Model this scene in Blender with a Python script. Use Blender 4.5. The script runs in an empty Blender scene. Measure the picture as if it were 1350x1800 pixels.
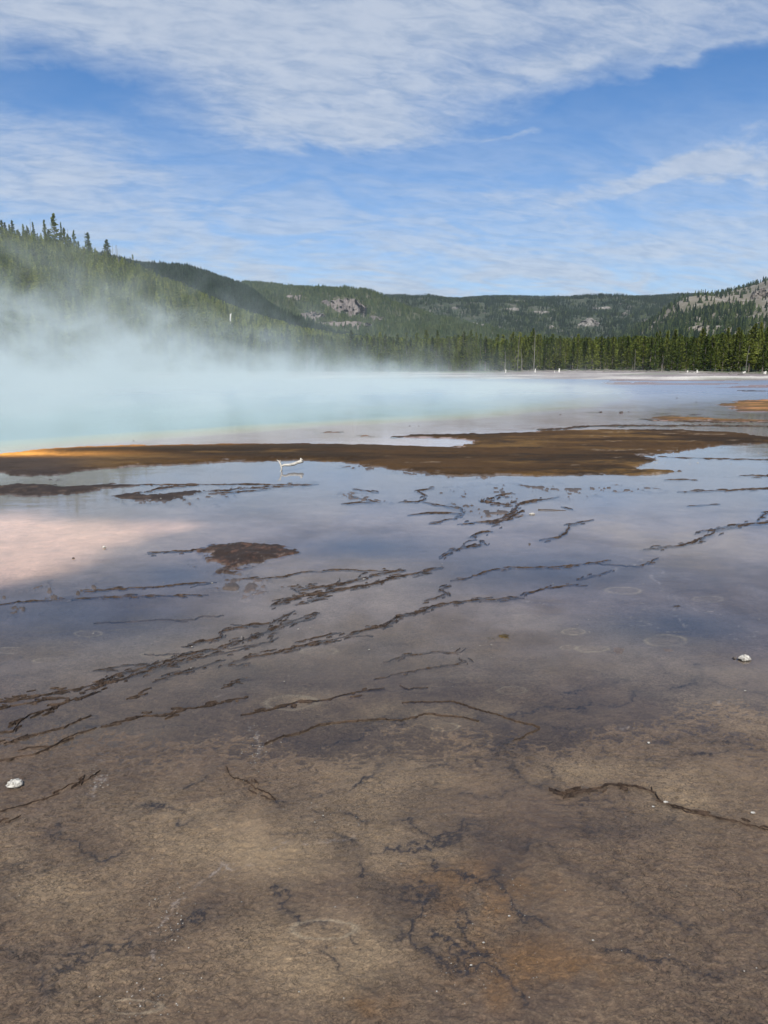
import bpy, bmesh, math, random
import numpy as np
from mathutils import Vector
R = math.radians
scene = bpy.context.scene
COL = scene.collection

# ------------------------------------------------------------------ camera
F = 1300.0                      # focal length in photo pixels (1350 x 1800)
PITCH = R(11.25)
CH = 2.2                        # eye height above the water film
cam_d = bpy.data.cameras.new("camera")
cam = bpy.data.objects.new("camera", cam_d)
COL.objects.link(cam)
cam.location = (0, 0, CH)
cam.rotation_euler = (math.pi / 2 - PITCH, 0, 0)
cam_d.sensor_fit = 'VERTICAL'
cam_d.sensor_height = 24.0
cam_d.lens = 24.0 * F / 1800.0
cam_d.clip_start = 0.05
cam_d.clip_end = 20000
scene.camera = cam
scene.render.resolution_x, scene.render.resolution_y = 768, 1024

SUN_EL, SUN_AZ = R(46), R(184)          # azimuth clockwise from +Y (behind the viewer)

def ray(px, py):
    X = (np.asarray(px, float) - 675) / F
    Y = (900 - np.asarray(py, float)) / F
    return X, math.cos(PITCH) + Y * math.sin(PITCH), -math.sin(PITCH) + Y * math.cos(PITCH)
def at(px, py, z=0.0):
    """where the line of sight through a photo pixel meets the level z"""
    dx, dy, dz = ray(px, py)
    t = (z - CH) / dz
    return dx * t, dy * t
def azel(px, py):
    dx, dy, dz = ray(px, py)
    return np.arctan2(dx, dy), np.arctan2(dz, np.hypot(dx, dy))

# ------------------------------------------------------------------ node helper
class NT:
    def __init__(s, tree):
        s.t = tree; s.n = tree.nodes; s.l = tree.links
    def set(s, sock, v):
        if isinstance(v, bpy.types.NodeSocket): s.l.new(v, sock)
        elif isinstance(v, bpy.types.Node): s.l.new(v.outputs[0], sock)
        else:
            if hasattr(sock.default_value, '__len__') and not hasattr(v, '__len__'): v = [v] * len(sock.default_value)
            if hasattr(sock.default_value, '__len__') and len(sock.default_value) == 4 and len(v) == 3: v = (*v, 1)
            sock.default_value = v
    def add(s, kind, ins=None, **kw):
        nd = s.n.new(kind)
        for k, v in kw.items(): setattr(nd, k, v)
        for k, v in (ins or {}).items(): s.set(nd.inputs[k], v)
        return nd
    def m(s, op, a, b=None, c=None, clamp=False):
        nd = s.n.new('ShaderNodeMath'); nd.operation = op; nd.use_clamp = clamp
        for i, v in enumerate((a, b, c)):
            if v is not None: s.set(nd.inputs[i], v)
        return nd.outputs[0]
    def vm(s, op, a, b=None, out=0):
        nd = s.n.new('ShaderNodeVectorMath'); nd.operation = op
        s.set(nd.inputs[0], a)
        if b is not None: s.set(nd.inputs[1], b)
        return nd.outputs[out]
    def ss(s, v, a, b, o0=0.0, o1=1.0):
        nd = s.n.new('ShaderNodeMapRange'); nd.interpolation_type = 'SMOOTHSTEP'; nd.clamp = True
        s.set(nd.inputs[0], v)
        if a > b: a, b, o0, o1 = b, a, o1, o0
        nd.inputs[1].default_value, nd.inputs[2].default_value = a, b
        nd.inputs[3].default_value, nd.inputs[4].default_value = o0, o1
        return nd.outputs[0]
    def mix(s, f, a, b, mode='MIX'):
        nd = s.n.new('ShaderNodeMix'); nd.data_type = 'RGBA'; nd.blend_type = mode
        s.set(nd.inputs[0], f); s.set(nd.inputs[6], a); s.set(nd.inputs[7], b)
        return nd.outputs[2]
    def noise(s, vec, scale, detail=4, rough=0.5, dist=0.0, lac=2.0):
        nd = s.add('ShaderNodeTexNoise', {'Vector': vec, 'Scale': scale, 'Detail': detail, 'Roughness': rough, 'Distortion': dist, 'Lacunarity': lac})
        return nd.outputs[0]
    def xyz(s, x, y, z):
        return s.add('ShaderNodeCombineXYZ', {0: x, 1: y, 2: z}).outputs[0]
    def mapv(s, vec, sc=(1, 1, 1), rot=(0, 0, 0), loc=(0, 0, 0)):
        return s.add('ShaderNodeMapping', {'Vector': vec, 'Scale': sc, 'Rotation': rot, 'Location': loc}).outputs[0]

# ------------------------------------------------------------------ sky
world = bpy.data.worlds.new("World"); scene.world = world
world.use_nodes = True
w = NT(world.node_tree); w.n.clear()
sky = w.add('ShaderNodeTexSky', sky_type='NISHITA')
sky.sun_disc = False
sky.sun_elevation = SUN_EL
sky.sun_rotation = SUN_AZ
sky.altitude = 2200; sky.air_density = 1.0; sky.dust_density = 0.35; sky.ozone_density = 2.2
dirv = w.add('ShaderNodeTexCoord').outputs['Generated']
sp = w.add('ShaderNodeSeparateXYZ', {0: dirv})
dx_, dy_, dz_ = sp.outputs
el = w.m('ARCSINE', dz_)
az = w.m('ARCTAN2', dx_, dy_)
zc = w.m('MAXIMUM', dz_, 0.0)
inv = w.m('DIVIDE', 1.0, w.m('ADD', zc, 0.035))
inv2 = w.m('DIVIDE', 1.9, w.m('ADD', zc, 0.22))
plane2 = w.xyz(w.m('MULTIPLY', dx_, inv2), w.m('MULTIPLY', dy_, inv2), 0.0)
plane = w.xyz(w.m('MULTIPLY', dx_, inv), w.m('MULTIPLY', dy_, inv), 0.0)
ae = w.xyz(az, el, 0.0)
# the banks of cloud, placed by bearing and elevation, edges torn by noise
wn = w.noise(w.mapv(plane2, (0.9, 0.9, 1)), 1.6, 7, 0.62, .5)
wn2 = w.noise(w.mapv(plane2, (0.9, 0.9, 1), loc=(7.3, 2.1, 0)), 1.6, 7, 0.62, .5)
aew = w.vm('ADD', ae, w.xyz(w.m('MULTIPLY', w.m('SUBTRACT', wn, 0.5), 0.30), w.m('MULTIPLY', w.m('SUBTRACT', wn2, 0.5), 0.10), 0.0))
def blob(px, py, rx, ry, wt, tilt=0.0):
    a, e = azel(px, py)
    a2, e2 = azel(px + rx, py); a3, e3 = azel(px, py - ry)
    sx = abs(a2 - a); sy = abs(e3 - e)
    v = w.vm('SUBTRACT', aew, (float(a), float(e), 0))
    v = w.mapv(v, (1, 1, 1), (0, 0, -R(tilt)))
    v = w.mapv(v, (1 / sx, 1 / sy, 1))
    ln = w.vm('DOT_PRODUCT', v, v, out=1)
    return w.m('MULTIPLY', w.m('EXPONENT', w.m('MULTIPLY', ln, -1.0)), wt)
BL = [(560, 20, 420, 105, 1.0, 0), (620, 150, 330, 85, .8, 0), (560, 232, 230, 40, .85, 0), (100, 30, 260, 70, .75, 0), (1150, 15, 330, 58, .66, 0),
      (1000, 110, 220, 26, .5, 8), (1210, 85, 160, 16, .45, 12), (80, 240, 170, 60, .4, 0), (130, 330, 290, 70, .85, 0), (260, 425, 190, 22, .55, 0),
      (380, 385, 260, 14, .3, 0), (920, 246, 100, 12, .55, 2), (1310, 275, 150, 40, .85, 4), (980, 345, 300, 34, .6, 3), (1180, 312, 220, 16, .5, 6),
      (650, 290, 60, 8, .3, 0), (900, 480, 800, 46, .75, 2), (1100, 420, 400, 40, .35, 3), (880, 400, 120, 50, .22, 0), (520, 380, 130, 60, .2, 0), (1330, 380, 120, 50, .3, 0),
      (60, 150, 130, 22, -.5, 0), (330, 240, 110, 40, -.3, 0), (1120, 190, 260, 40, -.55, 6), (560, 320, 110, 35, -.2, 0), (860, 290, 220, 22, -.3, 0),
      (1150, 430, 900, 14, .1, 0)]
cov = None
for b in BL:
    g = blob(*b)
    cov = g if cov is None else w.m('ADD', cov, g)
# away from the view the sky goes on, half covered in the same broken sheets
big = w.noise(w.mapv(plane, (0.5, 0.5, 1), loc=(3, 1, 0)), 0.9, 3, 0.5)
far_c = w.ss(big, 0.42, 0.62)
inview = w.m('MULTIPLY', w.ss(w.m('ABSOLUTE', az), 0.75, 0.5), w.ss(el, 0.47, 0.40))
cov = w.m('ADD', w.m('MULTIPLY', cov, inview), w.m('MULTIPLY', w.m('MULTIPLY', far_c, 0.8), w.m('SUBTRACT', 1.0, inview)))
rot = w.mapv(plane2, (1, 1, 1), (0, 0, R(-14)))
fib = w.noise(w.mapv(rot, (0.8, 1.45, 1)), 1.7, 9, 0.66, 0.9)
mot = w.noise(w.mapv(rot, (1.1, 2.0, 1)), 4.4, 8, 0.68, 0.5)
mack = w.noise(w.mapv(rot, (0.9, 2.1, 1), loc=(4, 4, 0)), 6.5, 5, 0.6, 0.7)
tex = w.m('ADD', w.m('MULTIPLY', w.m('SUBTRACT', fib, 0.5), 1.25), w.m('MULTIPLY', w.m('SUBTRACT', mot, 0.5), 0.6))
tex = w.m('ADD', tex, w.m('MULTIPLY', w.m('SUBTRACT', mack, 0.5), 0.45))
dens = w.m('ADD', cov, w.m('MULTIPLY', tex, w.m('ADD', w.m('MULTIPLY', cov, 0.5), 0.38)))
alpha = w.m('POWER', w.ss(dens, -0.10, 1.20), 0.85)
alpha = w.m('MULTIPLY', alpha, 0.84)
veil = w.ss(el, 0.36, 0.07, 0.0, 0.92)
alpha = w.m('MAXIMUM', alpha, w.m('MULTIPLY', veil, w.ss(fib, 0.36, 0.60, 0.45, 1.0)))
shade = w.m('ADD', w.m('MULTIPLY', mot, 0.5), w.m('MULTIPLY', mack, 0.5))
cbright = w.mix(w.ss(shade, 0.34, 0.62), (3.7, 4.45, 5.7), (5.5, 6.0, 6.8))
cbright = w.mix(w.ss(dens, 0.8, 1.7), cbright, w.mix(0.5, cbright, (4.1, 4.75, 6.0)))
skyc = w.add('ShaderNodeHueSaturation', {'Saturation': 1.26, 'Value': 1.04, 'Color': sky.outputs[0]}).outputs[0]
skyc = w.mix(1.0, skyc, (0.92, 1.04, 1.12), 'MULTIPLY')
colr = w.mix(alpha, skyc, cbright)
bg = w.add('ShaderNodeBackground', {'Color': colr, 'Strength': 0.094})
wo = w.add('ShaderNodeOutputWorld', {'Surface': bg})
world.cycles.sampling_method = 'MANUAL'; world.cycles.sample_map_resolution = 512

sun_d = bpy.data.lights.new("sun", 'SUN'); sun_d.energy = 4.7; sun_d.angle = R(0.53); sun_d.color = (1.0, 0.955, 0.89)
sun = bpy.data.objects.new("sun", sun_d); COL.objects.link(sun)
sd = Vector((math.sin(SUN_AZ) * math.cos(SUN_EL), math.cos(SUN_AZ) * math.cos(SUN_EL), math.sin(SUN_EL)))
sun.rotation_euler = sd.to_track_quat('Z', 'Y').to_euler()

vs = scene.view_settings
vs.view_transform = 'Standard'; vs.look = 'None'; vs.exposure = 0.30; vs.gamma = 1.0; vs.use_curve_mapping = False
cy = scene.cycles
cy.use_denoising = True
try: cy.denoiser = 'OPENIMAGEDENOISE'
except Exception: pass
cy.max_bounces = 6; cy.diffuse_bounces = 2; cy.glossy_bounces = 3; cy.transmission_bounces = 2; cy.transparent_max_bounces = 12
cy.volume_bounces = 2
cy.volume_step_rate = 1.0; cy.volume_max_steps = 256
cy.use_adaptive_sampling = True; cy.adaptive_threshold = 0.01
cy.sample_clamp_indirect = 6; cy.caustics_reflective = False; cy.caustics_refractive = False

# ------------------------------------------------------------------ numpy noise
def _hash(ix, iy, seed):
    h = (ix.astype(np.int64) * 374761393 + iy.astype(np.int64) * 668265263 + seed * 1442695041) & 0x7fffffff
    h = ((h ^ (h >> 13)) * 1274126177) & 0x7fffffff
    h = h ^ (h >> 16)
    return (h & 0xffff).astype(np.float32) / 65535.0
def vnoise(x, y, seed=0):
    x = np.asarray(x, np.float64); y = np.asarray(y, np.float64) + x * 0
    ix = np.floor(x); iy = np.floor(y); fx = x - ix; fy = y - iy
    fx = fx * fx * (3 - 2 * fx); fy = fy * fy * (3 - 2 * fy)
    a = _hash(ix, iy, seed); b = _hash(ix + 1, iy, seed); c = _hash(ix, iy + 1, seed); d = _hash(ix + 1, iy + 1, seed)
    return (a + (b - a) * fx) * (1 - fy) + (c + (d - c) * fx) * fy
def fbm(x, y, sc, octv=4, seed=0, gain=0.5):
    """about -1..1"""
    r = 0; a = 1.0; tot = 0; x = x * sc; y = y * sc
    for o in range(octv):
        r = r + a * (vnoise(x, y, seed + o * 17) * 2 - 1); tot += a
        a *= gain; x, y = (x * 0.8 - y * 0.6) * 2.03 + 5.1, (x * 0.6 + y * 0.8) * 2.03 + 1.7
    return r / tot * 1.6
def sst(v, a, b):
    t = np.clip((v - a) / (b - a), 0, 1); return t * t * (3 - 2 * t)
def seg_dist(x, y, pts, closed):
    n = len(pts); best = np.full(x.shape, 1e9)
    for i in range(n if closed else n - 1):
        ax, ay = pts[i]; bx, by = pts[(i + 1) % n]
        vx, vy = bx - ax, by - ay; L = vx * vx + vy * vy + 1e-12
        t = np.clip(((x - ax) * vx + (y - ay) * vy) / L, 0, 1)
        best = np.minimum(best, (x - ax - t * vx) ** 2 + (y - ay - t * vy) ** 2)
    return np.sqrt(best)
def inside(x, y, pts):
    n = len(pts); c = np.zeros(x.shape, bool)
    for i in range(n):
        ax, ay = pts[i]; bx, by = pts[(i + 1) % n]
        if ay == by: continue
        cnd = ((ay > y) != (by > y)) & (x < (bx - ax) * (y - ay) / (by - ay) + ax)
        c ^= cnd
    return c
def world_pts(pix): return [tuple(float(v) for v in at(a, b)) for a, b in pix]
def sdf(x, y, pts, pad=3.0):
    """signed distance, positive inside; only worked out near the shape"""
    P = np.array(pts); out = np.full(x.shape, -pad)
    m = (x > P[:, 0].min() - pad) & (x < P[:, 0].max() + pad) & (y > P[:, 1].min() - pad) & (y < P[:, 1].max() + pad)
    xs, ys = x[m], y[m]
    d = seg_dist(xs, ys, pts, True)
    out[m] = np.where(inside(xs, ys, pts), d, -np.minimum(d, pad))
    return out

# ------------------------------------------------------------------ mesh helpers
def mesh_np(name, V, Fq, mat, parent=None, colors=None, smooth=True, attrs=None):
    me = bpy.data.meshes.new(name)
    V = np.asarray(V, np.float32); Fq = np.asarray(Fq, np.int32)
    k = Fq.shape[1]
    me.vertices.add(len(V)); me.vertices.foreach_set("co", V.ravel())
    me.loops.add(Fq.size); me.loops.foreach_set("vertex_index", Fq.ravel())
    me.polygons.add(len(Fq)); me.polygons.foreach_set("loop_start", np.arange(0, Fq.size, k, dtype=np.int32))
    try: me.polygons.foreach_set("loop_total", np.full(len(Fq), k, np.int32))
    except Exception: pass
    me.polygons.foreach_set("use_smooth", np.full(len(Fq), smooth))
    me.update(calc_edges=True)
    if colors is not None:
        a = me.color_attributes.new("tint", 'FLOAT_COLOR', 'POINT')
        c = np.ones((len(V), 4), np.float32); c[:, :3] = colors
        a.data.foreach_set("color", c.ravel())
    for k2, v in (attrs or {}).items():
        a = me.attributes.new(k2, 'FLOAT', 'POINT'); a.data.foreach_set("value", np.asarray(v, np.float32).ravel())
    if mat: me.materials.append(mat)
    o = bpy.data.objects.new(name, me); COL.objects.link(o)
    if parent: o.parent = parent
    return o
def grid_faces(nr, nc):
    i = np.arange(nr - 1)[:, None] * nc + np.arange(nc - 1)[None, :]
    return np.stack([i, i + 1, i + nc + 1, i + nc], -1).reshape(-1, 4)
def tag(o, label=None, cat=None, group=None, kind=None):
    if label: o["label"] = label
    if cat: o["category"] = cat
    if group: o["group"] = group
    if kind: o["kind"] = kind
    return o
def mat_new(name):
    m = bpy.data.materials.new(name); m.use_nodes = True
    t = NT(m.node_tree); t.n.clear()
    return m, t
def simple_mat(name, col, col2, scale=3.0, rough=0.8, bump=0.3, bscale=20.0, spec=0.3, objrand=0.0, dist=0.02):
    m, t = mat_new(name)
    p = t.add('ShaderNodeTexCoord').outputs['Object']
    n = t.noise(p, scale, 5, 0.6)
    c = t.mix(t.ss(n, 0.35, 0.65), col, col2)
    if objrand:
        r = t.add('ShaderNodeObjectInfo').outputs['Random']
        c = t.mix(1.0, c, t.mix(r, (1 - objrand,) * 3, (1 + objrand,) * 3), 'MULTIPLY')
    b = t.add('ShaderNodeBump', {'Height': t.noise(p, bscale, 5, 0.6), 'Strength': bump, 'Distance': dist})
    s = t.add('ShaderNodeBsdfPrincipled', {'Base Color': c, 'Roughness': rough, 'Specular IOR Level': spec, 'Normal': b})
    t.add('ShaderNodeOutputMaterial', {'Surface': s})
    return m

# ================================================================== GROUND SHEET
POOL_PIX = [(-420, 862), (-200, 818), (0, 793), (70, 785), (140, 779), (260, 769), (400, 759), (560, 748), (700, 741), (850, 731), (960, 722), (1040, 712), (1085, 702), (1105, 692), (1090, 683), (1010, 676), (880, 671), (700, 668), (500, 666), (200, 665), (-300, 665), (-900, 668), (-1400, 700), (-1300, 800), (-700, 900)]
POOL = world_pts(POOL_PIX)
BAR = [(-500, 900), (-300, 840), (-100, 808), (0, 798), (70, 790), (140, 785), (300, 782), (500, 780), (640, 781), (700, 784), (790, 786), (835, 778), (820, 772), (690, 769), (720, 765), (850, 763), (950, 758), (1060, 755), (1200, 756), (1290, 760), (1340, 767), (1420, 772), (1420, 774), (1330, 780), (1250, 784), (1220, 792), (1165, 797), (1150, 802), (1160, 808), (1135, 818), (1130, 824), (1190, 826), (1225, 829), (1150, 833), (1000, 836), (850, 840), (790, 837), (730, 829), (660, 824), (600, 811), (500, 810), (400, 812), (300, 817), (200, 823), (150, 829), (90, 836), (50, 838), (0, 832), (-120, 850), (-400, 930)]
ISLES = [
    (BAR, .055, 'bar'),
    ([(-120, 862), (0, 852), (60, 851), (130, 853), (190, 849), (250, 853), (200, 858), (140, 868), (90, 873), (40, 874), (0, 873), (-150, 892)], .03, 'dark'),
    ([(190, 871), (230, 866), (290, 866), (345, 860), (362, 864), (335, 872), (325, 878), (290, 881), (230, 880)], .02, 'dark'),
    ([(343, 966), (370, 956), (430, 949), (480, 955), (515, 960), (527, 971), (500, 980), (470, 986), (450, 996), (425, 1002), (405, 1010), (402, 1028), (385, 1018), (372, 998), (355, 980)], .022, 'patch'),
    ([(855, 1118), (880, 1115), (922, 1113), (915, 1119), (890, 1123), (860, 1124)], .010, 'moss'),
    ([(1184, 1064), (1194, 1063), (1200, 1066), (1188, 1067)], .010, 'dark'),
    ([(1140, 736), (1160, 729), (1200, 728), (1212, 730), (1180, 732), (1260, 734), (1350, 737), (1450, 738), (1450, 742), (1250, 742), (1190, 741), (1150, 739)], .03, 'red'),
    ([(1152, 727), (1174, 726), (1172, 728), (1154, 728)], .02, 'red'), ([(1214, 728), (1230, 727), (1230, 730), (1216, 730)], .02, 'dark'),
    ([(1254, 727), (1290, 727), (1285, 729), (1256, 729)], .02, 'red'),
    ([(1218, 712), (1260, 711), (1275, 708), (1285, 705), (1330, 702), (1500, 701), (1500, 724), (1350, 724), (1300, 724), (1285, 716), (1260, 713), (1230, 713)], .04, 'red'),
    ([(1030, 724), (1058, 723), (1060, 725), (1032, 725)], .02, 'dark'), 
    ([(552, 761), (570, 759), (604, 758), (600, 761), (560, 763)], .02, 'red'), ([(630, 765), (656, 764), (658, 767), (634, 767)], .02, 'red'),
    ([(541, 758), (548, 757), (547, 759)], .02, 'red'), ([(410, 768), (418, 767), (417, 770)], .02, 'dark'),
    ([(565, 753), (580, 753), (578, 755)], .015, 'red'),
    ([(945, 756), (1010, 754), (1025, 752), (1010, 756), (960, 758)], .02, 'dark'),
    ([(1285, 686), (1400, 687), (1400, 688.4), (1300, 688)], .03, 'dark'),
]
PINK_SUNLIT = world_pts([(-700, 960), (-300, 905), (0, 895), (60, 897), (120, 906), (200, 912), (280, 912), (340, 916), (345, 922), (300, 934), (240, 953), (180, 978), (90, 1010), (0, 1031), (-250, 1085), (-700, 1140)])
LAV = world_pts([(-500, 900), (0, 800), (140, 788), (500, 783), (840, 788), (900, 762), (1420, 772), (1420, 700), (1160, 690), (1100, 680), (1000, 700), (400, 740), (0, 780), (-500, 850)])
CRUST = [world_pts(p) for p in (
    [(720, 870), (760, 853), (860, 848), (960, 845), (1060, 850), (1180, 856), (1190, 862), (1100, 866), (1000, 878), (930, 884), (900, 905), (840, 915), (810, 905), (780, 885)],
    [(180, 858), (260, 850), (330, 856), (420, 852), (500, 848), (560, 843), (540, 850), (420, 866), (380, 885), (300, 886), (220, 880)],
    [(0, 838), (120, 843), (60, 852), (-60, 856)],
    [(640, 812), (760, 822), (820, 840), (760, 842), (680, 832), (600, 822)],
    [(-60, 1052), (60, 1040), (140, 1020), (200, 1028), (150, 1045), (60, 1066), (0, 1080), (-80, 1085)],
    [(370, 990), (420, 1000), (440, 1030), (400, 1048), (380, 1030)],
    [(1080, 1139), (1180, 1140), (1175, 1146), (1090, 1146)],
    [(600, 868), (670, 862), (680, 880), (620, 884)],
    [(1240, 835), (1400, 834), (1400, 842), (1260, 838)])]
PALE = [
    [(1124, 1055), (1132, 1062), (1128, 1070), (1110, 1080), (1112, 1087), (1140, 1092), (1160, 1100)], [(1180, 1045), (1200, 1055), (1213, 1062), (1222, 1070), (1260, 1073)],
    [(1288, 1093), (1300, 1097), (1303, 1103), (1332, 1109), (1320, 1115), (1285, 1122), (1275, 1115)], [(1080, 1096), (1140, 1096)], [(1170, 1108), (1205, 1104), (1150, 1010), (1165, 1003)],
    [(1080, 1276), (1100, 1279), (1118, 1282)], [(1155, 1406), (1172, 1411)], [(1225, 1073), (1252, 1072), (1245, 1074)],
    [(425, 1268), (432, 1290), (450, 1315), (462, 1340)], [(380, 1218), (400, 1216)], [(1255, 1238), (1278, 1233)],
    [(160, 1380), (175, 1372), (150, 1410)], [(380, 1525), (350, 1560), (310, 1600), (288, 1640), (272, 1685)], [(385, 1525), (430, 1518), (480, 1505)], [(480, 1492), (560, 1480), (630, 1472)],
    [(1080, 1000), (1130, 980), (1165, 1000)], [(900, 1055), (1000, 1060)], [(190, 1340), (160, 1330)]]
RINGS = [(570, 1637, 56, 16), (235, 1775, 55, 14), (790, 1371, 34, 11), (782, 1277, 27, 8), (899, 1211, 25, 7), (155, 1111, 22, 5), (82, 1159, 24, 5), (20, 1140, 28, 5), (1170, 1124, 34, 10), (1010, 1108, 20, 5), (1040, 1138, 30, 6), (515, 1232, 45, 12), (275, 1148, 26, 5), (1245, 1050, 25, 5), (1095, 1035, 30, 6), (1000, 1136, 15, 4), (560, 1142, 30, 6)]
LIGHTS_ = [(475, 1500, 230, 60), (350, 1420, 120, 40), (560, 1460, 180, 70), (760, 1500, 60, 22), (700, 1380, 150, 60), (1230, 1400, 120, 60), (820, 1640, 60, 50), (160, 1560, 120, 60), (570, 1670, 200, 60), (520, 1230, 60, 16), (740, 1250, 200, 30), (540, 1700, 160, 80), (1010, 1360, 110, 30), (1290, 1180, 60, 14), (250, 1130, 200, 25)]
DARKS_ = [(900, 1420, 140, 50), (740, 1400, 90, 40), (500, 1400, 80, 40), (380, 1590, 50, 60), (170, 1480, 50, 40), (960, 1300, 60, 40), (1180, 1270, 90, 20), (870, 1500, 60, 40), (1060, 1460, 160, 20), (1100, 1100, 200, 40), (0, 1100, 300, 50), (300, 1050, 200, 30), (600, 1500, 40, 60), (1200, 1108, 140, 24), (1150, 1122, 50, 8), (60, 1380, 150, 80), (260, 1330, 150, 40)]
FAINT = [  # dark seams lying just under the film
    [(697, 1493), (760, 1480), (820, 1465)], [(1022, 1243), (1065, 1232), (1150, 1220), (1220, 1202), (1235, 1170), (1250, 1162)], [(1225, 1195), (1265, 1205), (1325, 1217), (1350, 1222), (1420, 1240)],
    [(890, 1285), (900, 1320), (925, 1335), (955, 1350), (962, 1362)], [(880, 1350), (900, 1375), (935, 1385), (960, 1387)], [(640, 1330), (700, 1360), (800, 1345), (870, 1330)],
    [(485, 1407), (530, 1420), (560, 1440), (640, 1440), (700, 1450)], [(560, 1400), (620, 1380), (690, 1330)], [(10, 1670), (60, 1690), (90, 1720), (120, 1765)], [(0, 1650), (60, 1695), (150, 1690), (200, 1650), (290, 1640)],
    [(675, 1565), (695, 1572), (710, 1580), (760, 1600)], [(695, 1630), (725, 1640), (755, 1660), (775, 1677), (805, 1685), (860, 1725), (895, 1755), (925, 1785)],
    [(632, 1540), (640, 1555), (675, 1562), (700, 1600), (695, 1630)], [(740, 1510), (740, 1540), (800, 1560), (880, 1560)], [(763, 1738), (810, 1750), (830, 1765)], [(780, 1635), (800, 1640), (815, 1655), (800, 1672), (770, 1665)],
    [(1000, 1220), (1060, 1200), (1100, 1190)], [(1150, 1298), (1290, 1299)], [(1150, 1330), (1280, 1318)], [(700, 1262), (760, 1245), (740, 1232)], [(850, 1250), (840, 1270), (880, 1285)],
    [(0, 1530), (20, 1560), (0, 1600)], [(480, 1570), (560, 1640), (640, 1680)], [(1030, 1560), (1100, 1600), (1200, 1610)], [(1080, 1700), (1200, 1720), (1350, 1700)],
    [(960, 1387), (900, 1400), (860, 1390), (820, 1400)], [(485, 1407), (500, 1440), (560, 1455)], [(675, 1264), (620, 1300), (560, 1310), (500, 1300)], [(902, 1302), (880, 1340), (900, 1380)], [(700, 1450), (760, 1480), (850, 1475), (900, 1500), (880, 1560)],
    [(880, 1560), (900, 1600), (960, 1640)], [(805, 1685), (840, 1660), (820, 1620), (780, 1600), (740, 1610)], [(710, 1580), (740, 1610), (730, 1650), (755, 1660)], [(400, 1352), (350, 1380), (300, 1390)], [(850, 1267), (900, 1260), (950, 1240), (1022, 1243)], [(950, 1280), (1020, 1290), (1100, 1270)],
    [(600, 1500), (632, 1540)], [(480, 1480), (560, 1475), (600, 1500), (700, 1490)], [(380, 1590), (300, 1640)], [(100, 1460), (160, 1500), (200, 1490)], [(1000, 1450), (1100, 1460), (1200, 1440)], [(1060, 1560), (1000, 1540), (960, 1500), (900, 1500)], [(560, 1700), (600, 1740), (680, 1760)], [(250, 1420), (330, 1440), (380, 1430)]]

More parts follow.
